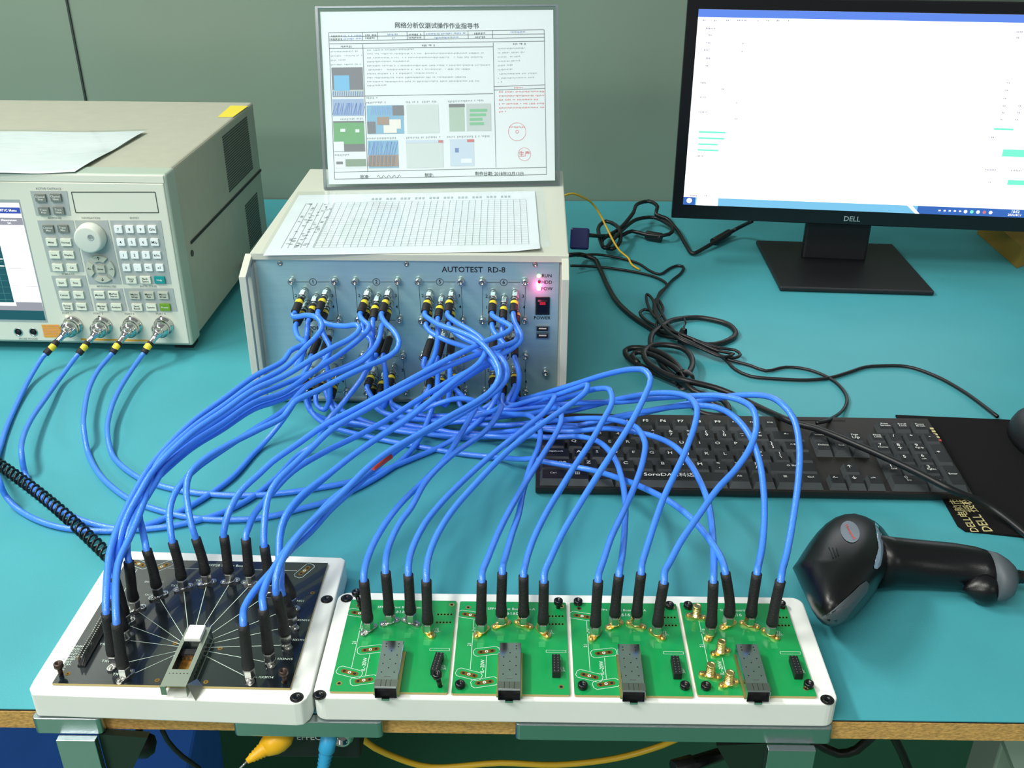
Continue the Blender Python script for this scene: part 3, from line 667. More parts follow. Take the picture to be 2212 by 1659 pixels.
for x, y, s_ in ((470,670,'Meas'),(600,672,'Format'),(498,783,'Scale'),(625,783,'Display'),(525,897,'Avg'),(653,897,'Cal'),(560,1032,'Start'),(687,1032,'Stop'),(585,1142,'Center'),(712,1142,'Span'),(615,1247,'Sweep\nSetup'),(738,1247,'Trigger'),(898,1142,'Marker'),(1025,1142,'Marker\nSearch'),(922,1252,'Marker\nFctn'),(1050,1250,'Analysis'),(1235,1252,'Save/\nRecall'),(1362,1252,'System'),(1183,1008,'Entry\nOff'),(1310,1008,'Back\nSpace')): keys.append((x, y, s_, I_, .0125))
for x, y, s_ in ((1213,1147,'Macro\nSetup'),(1340,1147,'Macro\nRun'),(1467,1147,'Macro\nBreak')): keys.append((x, y, s_, L_, .0125))
keys += [(1485,1252,'Preset',grnk,.0125), (1437,1008,'Help',tealk,.0125)]
for r_, (xs, y) in enumerate((((1067,1168,1268,1370),555),((1090,1190,1292,1393),670),((1115,1215,1315,1413),785),((1140,1240,1337,1437),897))):
    for c_, x in enumerate(xs): keys.append((x, y, (('7','8','9','G/n'),('4','5','6','M/\u03bc'),('1','2','3','k/m'),('0','.','+/-','x1'))[r_][c_], M_('number_key', '#eaf0ee', .35), .0090))
for x, y, s_, m_, w in keys:
    p = vh(x, y); h = .0085 if w < .01 else .0088; mb = MB()
    mb.box((p.x-w/2, yf-.0034, p.z-h/2), (p.x+w/2, yf-.0004, p.z+h/2), 0)
    for k, ln in enumerate(s_.split('\n')):
        n = len(s_.split('\n')); mb.text(ln, .0034 if w > .01 else .0045, front(p.x, p.z+(.0016*(n-1)-k*.0032), yf-.0036), 1)
    mb.build('key', [m_, inkw if m_ in (gkey, grnk, tealk) else inkk], t)
p = vh(830, 620); MB().lathe([(.0172, 0), (.0178, .003), (.0165, .013), (.0155, .0145), (.014, .0148), (.001, .0148)], (p.x, yf-.0005, p.z), (0, -1, 0), 40).build('rotary_knob', M_('knob_ivory', '#c9d0c6', .45), t)
MB().lathe([(.0042, .0149), (.0042, .0152), (.0034, .0152), (.0022, .0143), (.0002, .0139)], (p.x+.0045, yf-.0004, p.z+.0035), (0, -1, 0), 18).build('finger_dimple', M_('dimple_grey', '#a8b4b4', .4), t)
p = vh(910, 910)
for k in range(4):
    a0 = 90*k+8-45; pts = []
    for j in range(7): a_ = math.radians(a0+74*j/6); pts.append((p.x+.0170*math.cos(a_), p.z+.0170*math.sin(a_)))
    for j in range(6, -1, -1): a_ = math.radians(a0+6+62*j/6); pts.append((p.x+.0098*math.cos(a_), p.z+.0098*math.sin(a_)))
    Mx = Matrix(((1, 0, 0, 0), (0, 0, -1, yf), (0, 1, 0, 0), (0, 0, 0, 1)))
    mb = MB(); mb.prism(pts, .0004, .0036, M=Mx); am = math.radians(a0+37)
    mb.text(('\u2192', '\u2191', '\u2190', '\u2193')[k], .006, front(p.x+.0134*math.cos(am), p.z+.0134*math.sin(am), yf-.0038), 1); mb.build('arrow_key', [lkey, inkk], t)
mb = MB().box((p.x-.0052, yf-.0034, p.z-.0045), (p.x+.0052, yf-.0004, p.z+.0045), 0); mb.text('Enter', .0032, front(p.x, p.z, yf-.0036), 1); mb.build('enter_key', [lkey, inkk], t)
mb = MB(); q = [vh(x, y) for x, y in ((640,228),(1390,228),(1422,412),(680,412))]
for i in range(4):
    a, b = q[i], q[(i+1) % 4]; d = (b-a).normalized(); n_ = V((-d.z, 0, d.x))*.0005; mb.add([(c.x, yf-.0003, c.z) for c in (a-n_, b-n_, b+n_, a+n_)], [(0, 1, 2, 3)])
mb.build('drive_door', vent, t)
# screen
a, b = vh(165, 325), vh(432, 1375); sx1 = (a.x+b.x)/2-.001; sz0, sz1 = b.z, a.z; sx0 = sx1-.175
mb = MB().box((sx0-.004, yf-.0003, sz0-.003), (sx1+.0015, yf+.0008, sz1+.004)); mb.build('screen_frame', M_('frame_grey', '#9aa4a4', .5), t)
def srect(mb, x0, z0, x1, z1, m, d): mb.add([(x0, yf-d, z0), (x1, yf-d, z0), (x1, yf-d, z1), (x0, yf-d, z1)], [(0, 1, 2, 3)], m)
mb = MB(); H_ = sz1-sz0; cw = .0345
srect(mb, sx0, sz0, sx1, sz1, 0, .0005); srect(mb, sx0, sz0, sx1, sz0+H_*.125, 3, .0006); srect(mb, sx0, sz0+H_*.085, sx1, sz0+H_*.125, 4, .0007)
srect(mb, sx0, sz0+H_*.155, sx1-cw, sz1-H_*.04, 1, .0007)
srect(mb, sx1-.0325, sz1-H_*.085, sx1, sz1-H_*.035, 2, .0008); srect(mb, sx1-.0325, sz1-H_*.18, sx1, sz1-H_*.12, 4, .0008); srect(mb, sx1-.0325, sz0+H_*.125, sx1, sz0+H_*.16, 4, .0008)
for k in (.45, .3): srect(mb, sx1-.0325, sz0+H_*k, sx1, sz0+H_*k+.0005, 4, .0008)
for k in range(14): zz = sz0+H_*(.18+.055*k); srect(mb, sx0, zz, sx1-cw-.002, zz+.0004, 5, .0009)
for k in range(10): xx = sx1-cw-.01-k*.013; srect(mb, xx, sz0+H_*.16, xx+.0004, sz1-H_*.05, 5, .0009)
for k in (.53, .47): srect(mb, sx0, sz0+H_*k, sx1-cw-.001, sz0+H_*k+.0012, 0, .001)
mb.text('E5071C Menu', .0042, front(sx1-.0165, sz1-H_*.06, yf-.001), 0); mb.text('Measurement', .0034, front(sx1-.0165, sz1-H_*.14, yf-.001), 0); mb.text('S11', .0034, front(sx1-.0165, sz1-H_*.165, yf-.001), 0)
mb.build('screen', [scr_w, scr_teal, scr_n, M_('x', '#123') if False else scr_teal, scr_gr, scr_line], t)
for x, y in ((165, 1480), (300, 1480)):
    p = vh(x, y); mb = MB(); mb.lathe([(.0056, 0), (.0056, .0006), (.0044, .0007), (.0044, .0001)], (p.x, yf, p.z), (0, -1, 0), 18, m=0); mb.lathe([(.0043, .0002), (.0001, .0003)], (p.x, yf, p.z), (0, -1, 0), 18, m=1); mb.build('probe_jack', [nickel, dark], t)
mb = MB(); quadpx(mb, [(370,1415),(530,1415),(552,1530),(402,1530)], 0, 0, .0002); p = vh(455, 1430); mb.text('\u26a0 CAUTION', .0032, front(p.x, p.z, yf-.0004), 1)
for k in range(6): p = vh(475, 1445+14*k); mb.box((p.x-.013, yf-.0004, p.z-.0004), (p.x+.013-.004*(k % 3), yf-.0003, p.z), 1)
mb.build('caution_label', [orange, inkr], t)
mb = MB(); quadpx(mb, [(725,1538),(1390,1552),(1394,1568),(728,1556)], 0, 0, .0002); mb.build('warning_strip', orange, t)
for k, (x, y) in enumerate(((600, 1340), (888, 1345), (1163, 1347), (1442, 1348))):
    p = vh(x, y); MB().lathe([(.0016, 0), (.0014, .0006), (.0002, .0008)], (p.x, yf, p.z), (0, -1, 0), 10).build('port_lamp', led_g if k == 0 else vent, t)
vports = []
for x, y in ((640, 1435), (905, 1440), (1175, 1440), (1455, 1440)):
    p = vh(x, y, .006); mb = MB()
    mb.lathe([(.0120, 0), (.0120, .003), (.0098, .0035), (.0098, .010), (.0104, .0105), (.0104, .015), (.0070, .019), (.0048, .021)], (p.x, yf, p.z), (0, -1, 0), 24); mb.build('test_port', chrome, t); vports.append(vf.w(V((p.x, yf-.019, p.z))))
# yellow sticker on top
q = [vf.hit(x, y, 2, VT-.0013) for x, y in ((470, 253), (503, 253), (536, 229), (498, 228))]
mb = MB().add([(p.x, p.y, VT-.0012) for p in q], [(0, 1, 2, 3)]); mb.build('warning_sticker', yel, t)
# papers on the analyzer
q = [P(x, y, VT+.0006) for x, y in ((-60, 375), (162, 373), (315, 285), (-60, 285))]
t = thing('plastic_sleeve_paper', 'white paper in a clear sleeve lying on top of the analyzer', 'document', loc=q[0])
mb = MB(); n = 14; rows = []
for j in range(n+1):
    a = q[0].lerp(q[3], j/n); b = q[1].lerp(q[2], j/n)
    rows.append([a.lerp(b, i/n)+V((0, 0, .0015*abs(math.sin(5*j/n+.5))*(i/n)**2+.0008*math.sin(7*i/n))) for i in range(n+1)])
vs = [p for r in rows for p in r]; fs = [(j*(n+1)+i, j*(n+1)+i+1, (j+1)*(n+1)+i+1, (j+1)*(n+1)+i) for j in range(n) for i in range(n)]
mb.add(vs, fs, 0, True); mb.build('sheet', M_('grey_paper', '#dbe2e4', .5, noise=.06, nscale=30, stretch=(1, 5, 1)), t, q[0])
mb = MB(); e = [p+V((0, 0, .0022)) for p in vs]
for j in range(n+1): e[j*(n+1)+n] += V((.006*math.sin(math.pi*j/n)+.004, 0, .002*math.sin(math.pi*j/n)))
mb.add(e, fs, 0, True); mb.build('clear_sleeve', sleeve, t, q[0])

# ------------------------------------------------------------------ log sheet on the test box
q = [P(x, y, zt+.0022) for x, y in zL((250, 628), (1948, 600), (1915, 232), (470, 258))]
t = thing('log_sheet', 'printed grid log sheet in a clear sleeve on top of the test box', 'document', loc=q[0])
def lq(u, v, h=0.0):
    p = q[0].lerp(q[1], u).lerp(q[3].lerp(q[2], u), v); return V((p.x, p.y, zt+.0018+h+.006*max(0, u-.9)*10*max(0, .12-v)*8*(.5)))
n = 24
mb = MB().add([lq(i/n, j/n) for j in range(n+1) for i in range(n+1)], [(j*(n+1)+i, j*(n+1)+i+1, (j+1)*(n+1)+i+1, (j+1)*(n+1)+i) for j in range(n) for i in range(n)], 0, True); mb.build('sheet', paper2, t, q[0])
mb = MB(); w_ = .0011
for k in range(31):
    u = .17+.79*k/30; mb.add([lq(u-w_*.5, .10, .0004), lq(u+w_*.5, .10, .0004), lq(u+w_*.5, .84, .0004), lq(u-w_*.5, .84, .0004)], [(0, 1, 2, 3)])
for k in range(22):
    v = .10+.74*k/21; mb.add([lq(.17, v, .0004), lq(.96, v, .0004), lq(.96, v+.0022, .0004), lq(.17, v+.0022, .0004)], [(0, 1, 2, 3)], 1)
for k in range(6):
    u = .05+.023*k; mb.add([lq(u, .10, .0004), lq(u+.0012, .10, .0004), lq(u+.0012, .84, .0004), lq(u, .84, .0004)], [(0, 1, 2, 3)])
for k in range(60):
    v = .11+.73*random.random(); u = .05+.11*random.random(); mb.add([lq(u, v, .0004), lq(u+.012, v, .0004), lq(u+.012, v+.006, .0004), lq(u, v+.006, .0004)], [(0, 1, 2, 3)])
for k in range(40):
    u = .3+.6*k/40; 
    if k % 4: mb.add([lq(u, .88, .0004), lq(u+.009, .88, .0004), lq(u+.009, .915, .0004), lq(u, .915, .0004)], [(0, 1, 2, 3)], 1)
mb.build('grid_printing', [M_('pencil_grey', '#767e83', .7), M_('faint_grey', '#a2adb3', .7)], t, q[0])
mb = MB().add([lq(-.01+1.045*i/n, -.01+1.06*j/n, .0010+.0006*math.sin(i*1.1)*math.sin(j*.7)+.0006) for j in range(n+1) for i in range(n+1)], [(j*(n+1)+i, j*(n+1)+i+1, (j+1)*(n+1)+i+1, (j+1)*(n+1)+i) for j in range(n) for i in range(n)], 0, True); mb.build('clear_sleeve', sleeve, t, q[0])

# ------------------------------------------------------------------ sign holder with the work instruction
A0 = P(700, 409, zt+.0012); A1 = P(1209, 400, zt+.0012); rz = math.degrees(math.atan2(A1.y-A0.y, A1.x-A0.x)); LEAN = math.radians(17.5)
SW = (A1-A0).length; SH = .2190
ux = (A1-A0).normalized(); back = V((-ux.y, ux.x, 0)); vz = (V((0, 0, 1))*math.cos(LEAN)+back*math.sin(LEAN)).normalized(); nz = ux.cross(vz)
sf = Fr(None, M=XZ(A0, ux, vz, nz))
t = thing('sign_holder', 'clear acrylic sign holder leaning back on the test box', 'sign holder', fr=sf)
MB().box((0, .0005, -.0030), (SW, SH, -.0018)).build('back_panel', acryl, t)
MB().box((0, .0005, .0014), (SW, SH, .0026)).build('front_panel', acryl, t)
mb = MB().box((0, 0, -.0032), (.0035, SH, .0028)).box((SW-.0035, 0, -.0032), (SW, SH, .0028)).box((.0035, 0, -.0032), (SW-.0035, .0025, .0028)).box((.0035, SH-.002, -.0032), (SW-.0035, SH, .0028))
mb.build('side_edge', acryl2, t)
fb = [sf.l(A0+V((0, 0, .0002))+back*k) for k in (0, .085)]
mb = MB(); a = A0+V((0, 0, 0)); b = A1+V((0, 0, 0)); a.z = b.z = zt+.0004
mb.add([sf.l(p) for p in (a, b, b+back*.075, a+back*.075, a+V((0, 0, .002)), b+V((0, 0, .002)), b+back*.075+V((0, 0, .002)), a+back*.075+V((0, 0, .002)))], [(0, 3, 2, 1), (4, 5, 6, 7), (0, 1, 5, 4), (1, 2, 6, 5), (2, 3, 7, 6), (3, 0, 4, 7)]); mb.build('base', acryl, t)
t = thing('instruction_sheet', 'printed work instruction sheet standing inside the acrylic sign holder', 'document', fr=sf)
MB().box((.006, .006, -.0004), (SW-.006, SH-.006, 0)).build('sheet', paper, t)
def sh_(x, y): px, py = zS((x, y))[0]; return sf.hit(px, py, 2, .0)
ln = MB(); zz = .0002
def srct(mb, x0, y0, x1, y1, m=0, z=zz):
    a, b = sh_(x0, y0), sh_(x1, y1); X0, X1 = sorted((a.x, b.x)); Y0, Y1 = sorted((a.y, b.y)); mb.add([(X0, Y0, z), (X1, Y0, z), (X1, Y1, z), (X0, Y1, z)], [(0, 1, 2, 3)], m)
def sline(x0, y0, x1, y1, m=0):
    a, b = sh_(x0, y0), sh_(x1, y1); seg(ln, a, b, .0006, zz, m)
for c in ((197,200,2035,175),(200,270,2040,240),(205,295,2040,272),(200,335,1600,320),(248,1390,2055,1348),(248,1450,2055,1410),(505,740,1600,720),(1605,660,2045,645),(1605,690,2045,675),(197,200,248,1450),(2035,175,2055,1410),(488,300,530,1390),(1600,285,1625,1350),
          (200,235,2040,210),(485,200,487,268),(613,195,615,265),(865,190,868,262),(1010,188,1012,258),(1385,185,1388,252),(1595,180,1597,250)): sline(*c)
rnd = random.Random(3)
def scrib(x0, y0, x1, y1, w=12, h=16, m=1):
    x = x0
    while x < x1:
        if rnd.random() > .12: yy = y0+(y1-y0)*(x-x0)/max(1, x1-x0); hh = h*(.5+.5*rnd.random()); srct(ln, x, yy, x+w*.55, yy+hh, m)
        x += w
for k in range(10): scrib(525, 345+34*k-(4 if k else 0), (920, 1520, 1510, 880, 1570, 1400, 1120, 1370, 1480, 700)[k], 335+34*k, 13, 12)
for k in range(4): scrib(215, 358+37*k, (440, 480, 340, 470)[k], 352+37*k, 13, 12)
for k in range(9): scrib(1640, 332+36*k, (1870, 1870, 1830, 1830, 1760, 1780, 1970, 1940, 1670)[k], 325+36*k, 13, 12)
for k in range(6): scrib(1650, 700+34*k, (2030, 2035, 1980, 2035, 2035, 1710)[k], 696+34*k, 13, 14, 3)
scrib(1780, 665, 1870, 662, 13, 14, 3)
for a_ in ((205, 225, 310, 222), (510, 215, 600, 213), (880, 210, 985, 207), (1440, 200, 1535, 197), (205, 250, 310, 246), (510, 240, 585, 238), (880, 236, 985, 233), (1450, 232, 1525, 229), (300, 312, 395, 310), (995, 302, 1095, 300), (1770, 290, 1870, 287), (520, 750, 615, 748), (520, 790, 685, 784), (855, 785, 1110, 780), (1215, 780, 1515, 770), (525, 1097, 770, 1090), (845, 1090, 1140, 1083), (1195, 1083, 1560, 1075), (255, 935, 480, 925), (250, 1238, 365, 1235)): scrib(*a_, 14, 18, 0 if a_[1] < 320 and a_[0] not in (520,) else 1)
for a_ in ((325, 222, 470, 218), (700, 210, 780, 208), (1030, 205, 1360, 198), (1750, 190, 1880, 187), (325, 248, 475, 243), (740, 240, 760, 239), (1100, 238, 1300, 232)): scrib(*a_, 13, 16, 2)
def sct(s_, x, y, sz, m=0): p = sh_(x, y); ln.text(s_, sz, flat(p.x, p.y, zz, -1.0), m)
sct('网络分析仪测试操作作业指导书', 1120, 143, .0074, 4)
sct('批准:', 505, 1432, .0052, 4); sct('制定:', 1055, 1418, .0052, 4); sct('制作日期: 2018年12月13日', 1655, 1405, .0054, 4)
a = sh_(610, 1430); ln.tube([(a.x+.0005*k*4, a.y+.0022*math.sin(k*1.9), zz) for k in range(16)], .00025, 4, 4)
for cx, cy, r in ((1805, 1045, .0112), (1867, 1237, .0082)):
    p = sh_(cx, cy); ring(ln, p.x, p.y, zz, r-.0004, r+.0001, 3, 28)
sct('生产', 1867, 1237, .0075, 3); p = sh_(1805, 1045); ring(ln, p.x, p.y, zz, .0016, .0022, 3)
for k in range(9): scrib(1735, 1000+0*k, 1870, 1000, 14, 14, 3) if k == 0 else None
ln.build('printing', [inkk if False else M_('soft_black', '#6d7476', .7), M_('faint_ink', '#a4aeb0', .7), inkb, inkr, M_('title_ink', '#4a5052', .7)], t)
ph = MB()
cols = ['#4d4f55', '#4aa6dc', '#7f9cc9', '#3c8f43', '#78c98a', '#5b9fc4', '#8a6a55', '#c5d2cc', '#b2bfb8', '#9ab59c', '#b9cfe0', '#f0e8d8', '#5c7a5c', '#c9463f', '#3c62a8', '#5f88d8', '#e8f2f0', '#4fae6c', '#48494c']
def pic(x0, y0, x1, y1, c, z=.0003): srct(ph, x0, y0, x1, y1, c, z)
pic(220,498,497,745,0); pic(240,565,378,695,1,.0004); pic(225,690,495,740,8,.00035); pic(228,768,500,908,2); pic(235,955,508,1212,18); pic(238,970,505,1150,3,.0004); pic(238,1130,330,1212,16,.00045); pic(297,1020,340,1045,16,.0005); pic(425,1025,460,1050,16,.0005)
pic(245,1275,520,1350,16); pic(340,1280,518,1340,12,.0004); pic(262,1300,320,1322,0,.0004)
pic(520,822,842,1060,5); pic(740,822,840,905,0,.0004); pic(525,960,600,1060,0,.0004); pic(610,920,715,985,6,.0004); pic(715,940,815,1018,11,.00045); pic(665,990,780,1055,11,.0005)
pic(860,815,1140,1055,7); pic(1222,808,1358,1040,9); pic(1222,808,1358,835,18,.0004); pic(1370,806,1585,1036,8)
for k in range(4): pic(1400,852+38*k,(1550,1540,1510,1522)[k],874+38*k,17,.0004)
pic(530,1122,797,1352,5); pic(545,1245,795,1340,6,.0004); pic(855,1118,1178,1350,7); pic(855,1118,1178,1138,10,.0004); pic(1132,1118,1172,1138,13,.0005); pic(1230,1110,1440,1335,10); pic(1378,1110,1438,1132,13,.0004); pic(1275,1185,1308,1222,14,.0004); pic(1325,1275,1420,1310,16,.0004)
for k in range(26):
    x = 230+10*k; a, b = sh_(x, 900), sh_(x+rnd.uniform(0, 40), 800); seg(ph, a, b, .0007, .00045, 15 if k % 2 else 14)
for k in range(22):
    x = 535+11*k; a, b = sh_(x, 1245), sh_(x+rnd.uniform(-10, 40), 1130); seg(ph, a, b, .0007, .00045, 15 if k % 2 else 14); a, b = sh_(x, 1340), sh_(x+5, 1250); seg(ph, a, b, .0011, .0005, 0 if k % 3 else 6)
for k in range(14): x = 235+19*k; a, b = sh_(x, 740), sh_(x+3, 700); seg(ph, a, b, .0012, .0005, 14)
for k in range(12): x = 560+15*k; a, b = sh_(x, 900), sh_(x+8, 830); seg(ph, a, b, .0007, .00045, 15)
ph.build('pictures', [M_('pic_'+c[1:], '#'+''.join('%02x' % int(int(c[i:i+2], 16)*.62+235*.38) for i in (1, 3, 5)), .6) for c in cols], t)

# ------------------------------------------------------------------ monitor
mA = PY(1450, 471, 1.45); d = V((.496, -.055, 0)).normalized()
mf = Fr((mA.x, mA.y, 0), math.degrees(math.atan2(d.y, d.x))); mw = .512; mz0 = mA.z; mz1 = mz0+.308
t = thing('monitor', 'black desktop monitor with a bright white screen on a flat stand', 'monitor', fr=mf)
MB().box((0, 0, mz0), (mw, .022, mz1)).build('bezel', black2, t, bevel=.0015)
MB().box((.06, .022, mz0+.03), (mw-.06, .05, mz1-.05)).build('rear_shell', black, t, bevel=.008)
mb = MB(); a, b = .0155, mw-.0155; c, e = mz0+.0215, mz1-.0155
def mr(x0, z0, x1, z1, m, dd): mb.add([(x0, -dd, z0), (x1, -dd, z0), (x1, -dd, z1), (x0, -dd, z1)], [(0, 1, 2, 3)], m)
mr(a, c, b, e, 0, .0004); mr(a, e-.010, b, e, 1, .0006); mr(a, c, b, c+.0115, 2, .0006); mr(a+.33, c, b, c+.0115, 3, .0007); mr(a, c, a+.017, c+.0115, 3, .0008); mr(a+.019, c, a+.036, c+.0115, 0, .0008); mr(a+.036, c, a+.05, c+.0115, 0, .0008)
mb.add([(a+.315, -.0009, c+.0115), (a+.322, -.0009, c+.0115), (a+.334, -.0009, c), (a+.328, -.0009, c)], [(0, 3, 2, 1)], 0)
ring(mb, 0, 0, 0, 0, .0001, 0)
for k, col in enumerate((0, 4, 0, 5, 0)): x = b-.085+.0085*k; mb.add([(x+.0025*math.cos(6.2832*j/10), -.0009, c+.0058+.0025*math.sin(6.2832*j/10)) for j in range(10)], [tuple(range(10))], col)
for k in range(5): mr(b-.122+.007*k, c+.005, b-.119+.007*k, c+.007, 0, .0009)
mb.text('10:52', .0052, front(b-.018, c+.0082, -.0009), 0); mb.text('2022/4/11', .0046, front(b-.018, c+.0034, -.0009), 0)
mb.text('\u25cf', .010, front(a+.0085, c+.0058, -.0009), 0)
def zMn(x, y): p = mf.hit(1440+.3977*x, .3977*y, 1, 0); return p
for x, y, w_, h_, cc in ((247,718,142,10,4),(243,751,138,10,4),(224,783,104,9,4),(225,815,112,9,4),(1829,701,98,10,4),(1900,832,142,38,4),(1920,992,130,26,4)):
    p = zMn(x, y); s_ = .3977/1520; mr(p.x-w_*s_/2, p.z-h_*s_/2, p.x+w_*s_/2, p.z+h_*s_/2, 4, .0008)
rnd = random.Random(5)
for x, y, w_ in ((208,110,22),(268,112,22),(336,110,22),(412,110,52),(498,112,8),(552,112,20),(610,112,22),(663,112,6),(240,154,50),(235,190,24),(228,232,24),(222,272,36),(225,316,24),(222,357,20),(203,450,36),(310,484,22),(200,527,36),(200,608,50),(378,645,16),(187,847,36),(150,1062,46),(213,1062,16),(1920,173,36),(1910,205,20),(1838,535,18),(1835,575,18),(1828,612,16),(1818,650,18),(1920,575,18),(1915,612,20),(1905,650,22),(1775,746,22),(1760,922,56),(1900,926,56),(1758,989,22),(415,235,6),(410,280,6),(382,558,8),(1860,450,20),(1850,490,20)):
    p = zMn(x, y); s_ = .3977/1520; n = max(1, w_//8)
    for k in range(n): xx = p.x+(-w_/2+8*k)*s_; mr(xx, p.z-.0009*rnd.uniform(.6, 1.2), xx+5*s_, p.z+.0009*rnd.uniform(.6, 1.2), 6, .0008)
mb.build('screen', [scr_w, scr_b, scr_t, scr_d, scr_g, emis('screen_pink', '#d08090', .8), scr_k], t)
MB().text('DELL', .0105, front(mf.hit(1840, 474, 1, 0).x, mz0+.0095, -.0006)).build('logo', M_('logo_silver', '#bfc6c8', .3, .6), t)
cx = mf.hit(1812, 480, 1, .05).x
mb = MB().box((cx-.0475, .045, .006), (cx+.0475, .062, mz0+.10)); mb.build('neck', black, t, bevel=.004)
pb = [mf.l(P(x, y, 0)) for x, y in ((1684, 630), (2017, 640), (1926, 536), (1632, 528))]
mb = MB().prism([(p.x, p.y) for p in pb], .0005, .0075); mb.build('base', black, t, bevel=.002)

# ------------------------------------------------------------------ mouse pad, mouse
pp = [P(x, y, 0) for x, y in ((1934, 900), (2330, 917), (2480, 1192), (2110, 1152), (2085, 1150), (2068, 1138))]
t = thing('mouse_pad', 'black mouse pad with gold lettering under the keyboard end', 'mouse pad', loc=pp[0])
mb = MB().prism([(p.x, p.y) for p in reversed(pp)], .0004, .0024); mb.build('pad', padm, t, pp[0])
mb = MB()
ex = P(2120, 1140, .0025)-P(2090, 1080, .0025); 
def padtext(s_, px, py, sz, px2, py2):
    p = P(px, py, .0026); d = P(px2, py2, .0026)-p; a_ = math.degrees(math.atan2(d.y, d.x)); c = (P(px2, py2, .0026)+p)/2; mb.text(s_, sz, flat(c.x, c.y, .0027, a_))
padtext('DELL 授权', 2130, 1140, .0125, 2086, 1083)
padtext('DELL电脑市', 2100, 1138, .0105, 2066, 1088)
mb.build('gold_lettering', inkgold, t, pp[0])
mc = P(2245, 960, .0026)
t = thing('mouse', 'black computer mouse at the right end of the mouse pad', 'mouse', loc=mc)
mb = MB(); rings = []
for k in range(9):
    a_ = math.pi/2*k/8; s_ = math.cos(a_)**.6 if k < 8 else .02; z = .0028+.032*math.sin(a_)
    rings.append([V((mc.x+.033*s_*math.cos(6.2832*j/24)+.005, mc.y+.052*s_*math.sin(6.2832*j/24), z)) for j in range(24)])
mb.loft(rings); mb.build('mouse_body', black, t, mc)
MB().box((mc.x+.0045, mc.y+.012, .030), (mc.x+.0055, mc.y+.045, .0325)).build('button_gap', dark, t, mc)
MB().lathe([(.001, -.003), (.008, -.003), (.008, .003), (.001, .003)], (mc.x+.005, mc.y+.028, .026), (1, 0, 0), 18).build('scroll_wheel', rubber, t, mc)

# ------------------------------------------------------------------ keyboard
U = .0184; e = P(1318, 952, .0205); KR = -.75
kx0, ky0 = e.x-4.0*U, .8305
kb = Fr((kx0-.0035, ky0, 0), KR); kb.M = kb.M; 
t = thing('keyboard', 'black full-size computer keyboard with white legends lying under the blue cables', 'keyboard', fr=kb)
cw_, cd_ = 22.5*U+.007, .1390
def kz(y): return .0110+.0065*y/cd_
mb = MB()
prof = [(.004, .001), (.0, .006), (.0, .0115), (.003, kz(.003)), (cd_-.003, kz(cd_)), (cd_, kz(cd_)-.003), (cd_, .004), (cd_-.004, .001)]
n = len(prof); mb.add([(0, y, z) for y, z in prof]+[(cw_, y, z) for y, z in prof], [tuple(range(n-1, -1, -1)), tuple(range(n, 2*n))]+[(i, (i+1) % n, n+(i+1) % n, n+i) for i in range(n)])
mb.build('case', casem, t, bevel=.001)
MB().box((15.35*U, .1285, kz(.128)), (18*U, .1305, kz(.1305)+.0004)).build('lamp_slot', dark, t)
def key(cx, cy, w, d, leg, sz=.0068, right=None):
    z0 = kz(cy)-.0008; h = .0072; tx_ = .0028; ty_ = .0022
    x0, x1, y0, y1 = cx-w/2+.0004, cx+w/2-.0004, cy-d/2+.0004, cy+d/2-.0004
    tz = [z0+h-.0006, z0+h+.0006]
    mb = MB()
    vs = [(x0, y0, z0), (x1, y0, z0), (x1, y1, z0), (x0, y1, z0), (x0+tx_, y0+ty_*1.7, tz[0]), (x1-tx_, y0+ty_*1.7, tz[0]), (x1-tx_, y1-ty_*.4, tz[1]), (x0+tx_, y1-ty_*.4, tz[1])]
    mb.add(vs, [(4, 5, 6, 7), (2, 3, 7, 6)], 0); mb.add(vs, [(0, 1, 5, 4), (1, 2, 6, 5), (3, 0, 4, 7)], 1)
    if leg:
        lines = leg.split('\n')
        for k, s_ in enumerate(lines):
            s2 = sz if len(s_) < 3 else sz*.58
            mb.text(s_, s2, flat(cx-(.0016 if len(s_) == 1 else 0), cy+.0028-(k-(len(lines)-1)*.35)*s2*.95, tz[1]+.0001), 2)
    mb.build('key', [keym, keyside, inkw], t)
V_ = .0190; X0 = .0035
def row(y, x, items):
    for it in items:
        if isinstance(it, (int, float)): x += it; continue
        s_, w = it if isinstance(it, tuple) else (it, 1)
        if s_ == 'SPACE':
            key(X0+(x+w/2)*U, y, w*U, V_, '')
        else: key(X0+(x+w/2)*U, y, w*U, V_, s_, )
        x += w
r0 = .0115
row(r0, 0, [('Ctrl',1.5),('\u229e',1.25),('Alt',1.25),('SPACE',6),('Alt',1.25),('\u229e',1.25),('\u2261',1.25),('Ctrl',1.25),.25,'\u2190','\u2193','\u2192',.25,('0\nIns',2),'.\nDel'])
row(r0+V_, 0, [('\u21e7 Shift',2.25),'Z','X','C','V','B','N','M','<\n,','>\n.','?\n/',('\u21e7 Shift',2.75),.25,1,'\u2191',1,.25,'1\nEnd','2\n\u2193','3\nPgDn'])
row(r0+2*V_, 0, [('CapsLock',1.75),'A','S','D','F','G','H','J','K','L',':\n;','"\n\'','|\n\\',(' ',1.25),.25,3,.25,'4\n\u2190','5','6\n\u2192'])
row(r0+3*V_, 0, [('\u21e5',1.5),'Q','W','E','R','T','Y','U','I','O','P','{\n[','}\n]',('\u2190Enter',1.5),.25,'Delete','End','Page\nDown',.25,'7\nHome','8\n\u2191','9\nPgUp'])
row(r0+4*V_, 0, ['~\n`','!\n1','@\n2','#\n3','$\n4','%\n5','^\n6','&\n7','*\n8','(\n9',')\n0','_\n-','+\n=',('\u2190',2),.25,'Insert','Home','Page\nUp',.25,'Num\nLock','/','*','-'])
row(r0+5*V_+.0030, 0, ['Esc',.4,'F1','F2','F3','F4',.2,'F5','F6','F7','F8',.13,'F9','F10','F11','F12'])
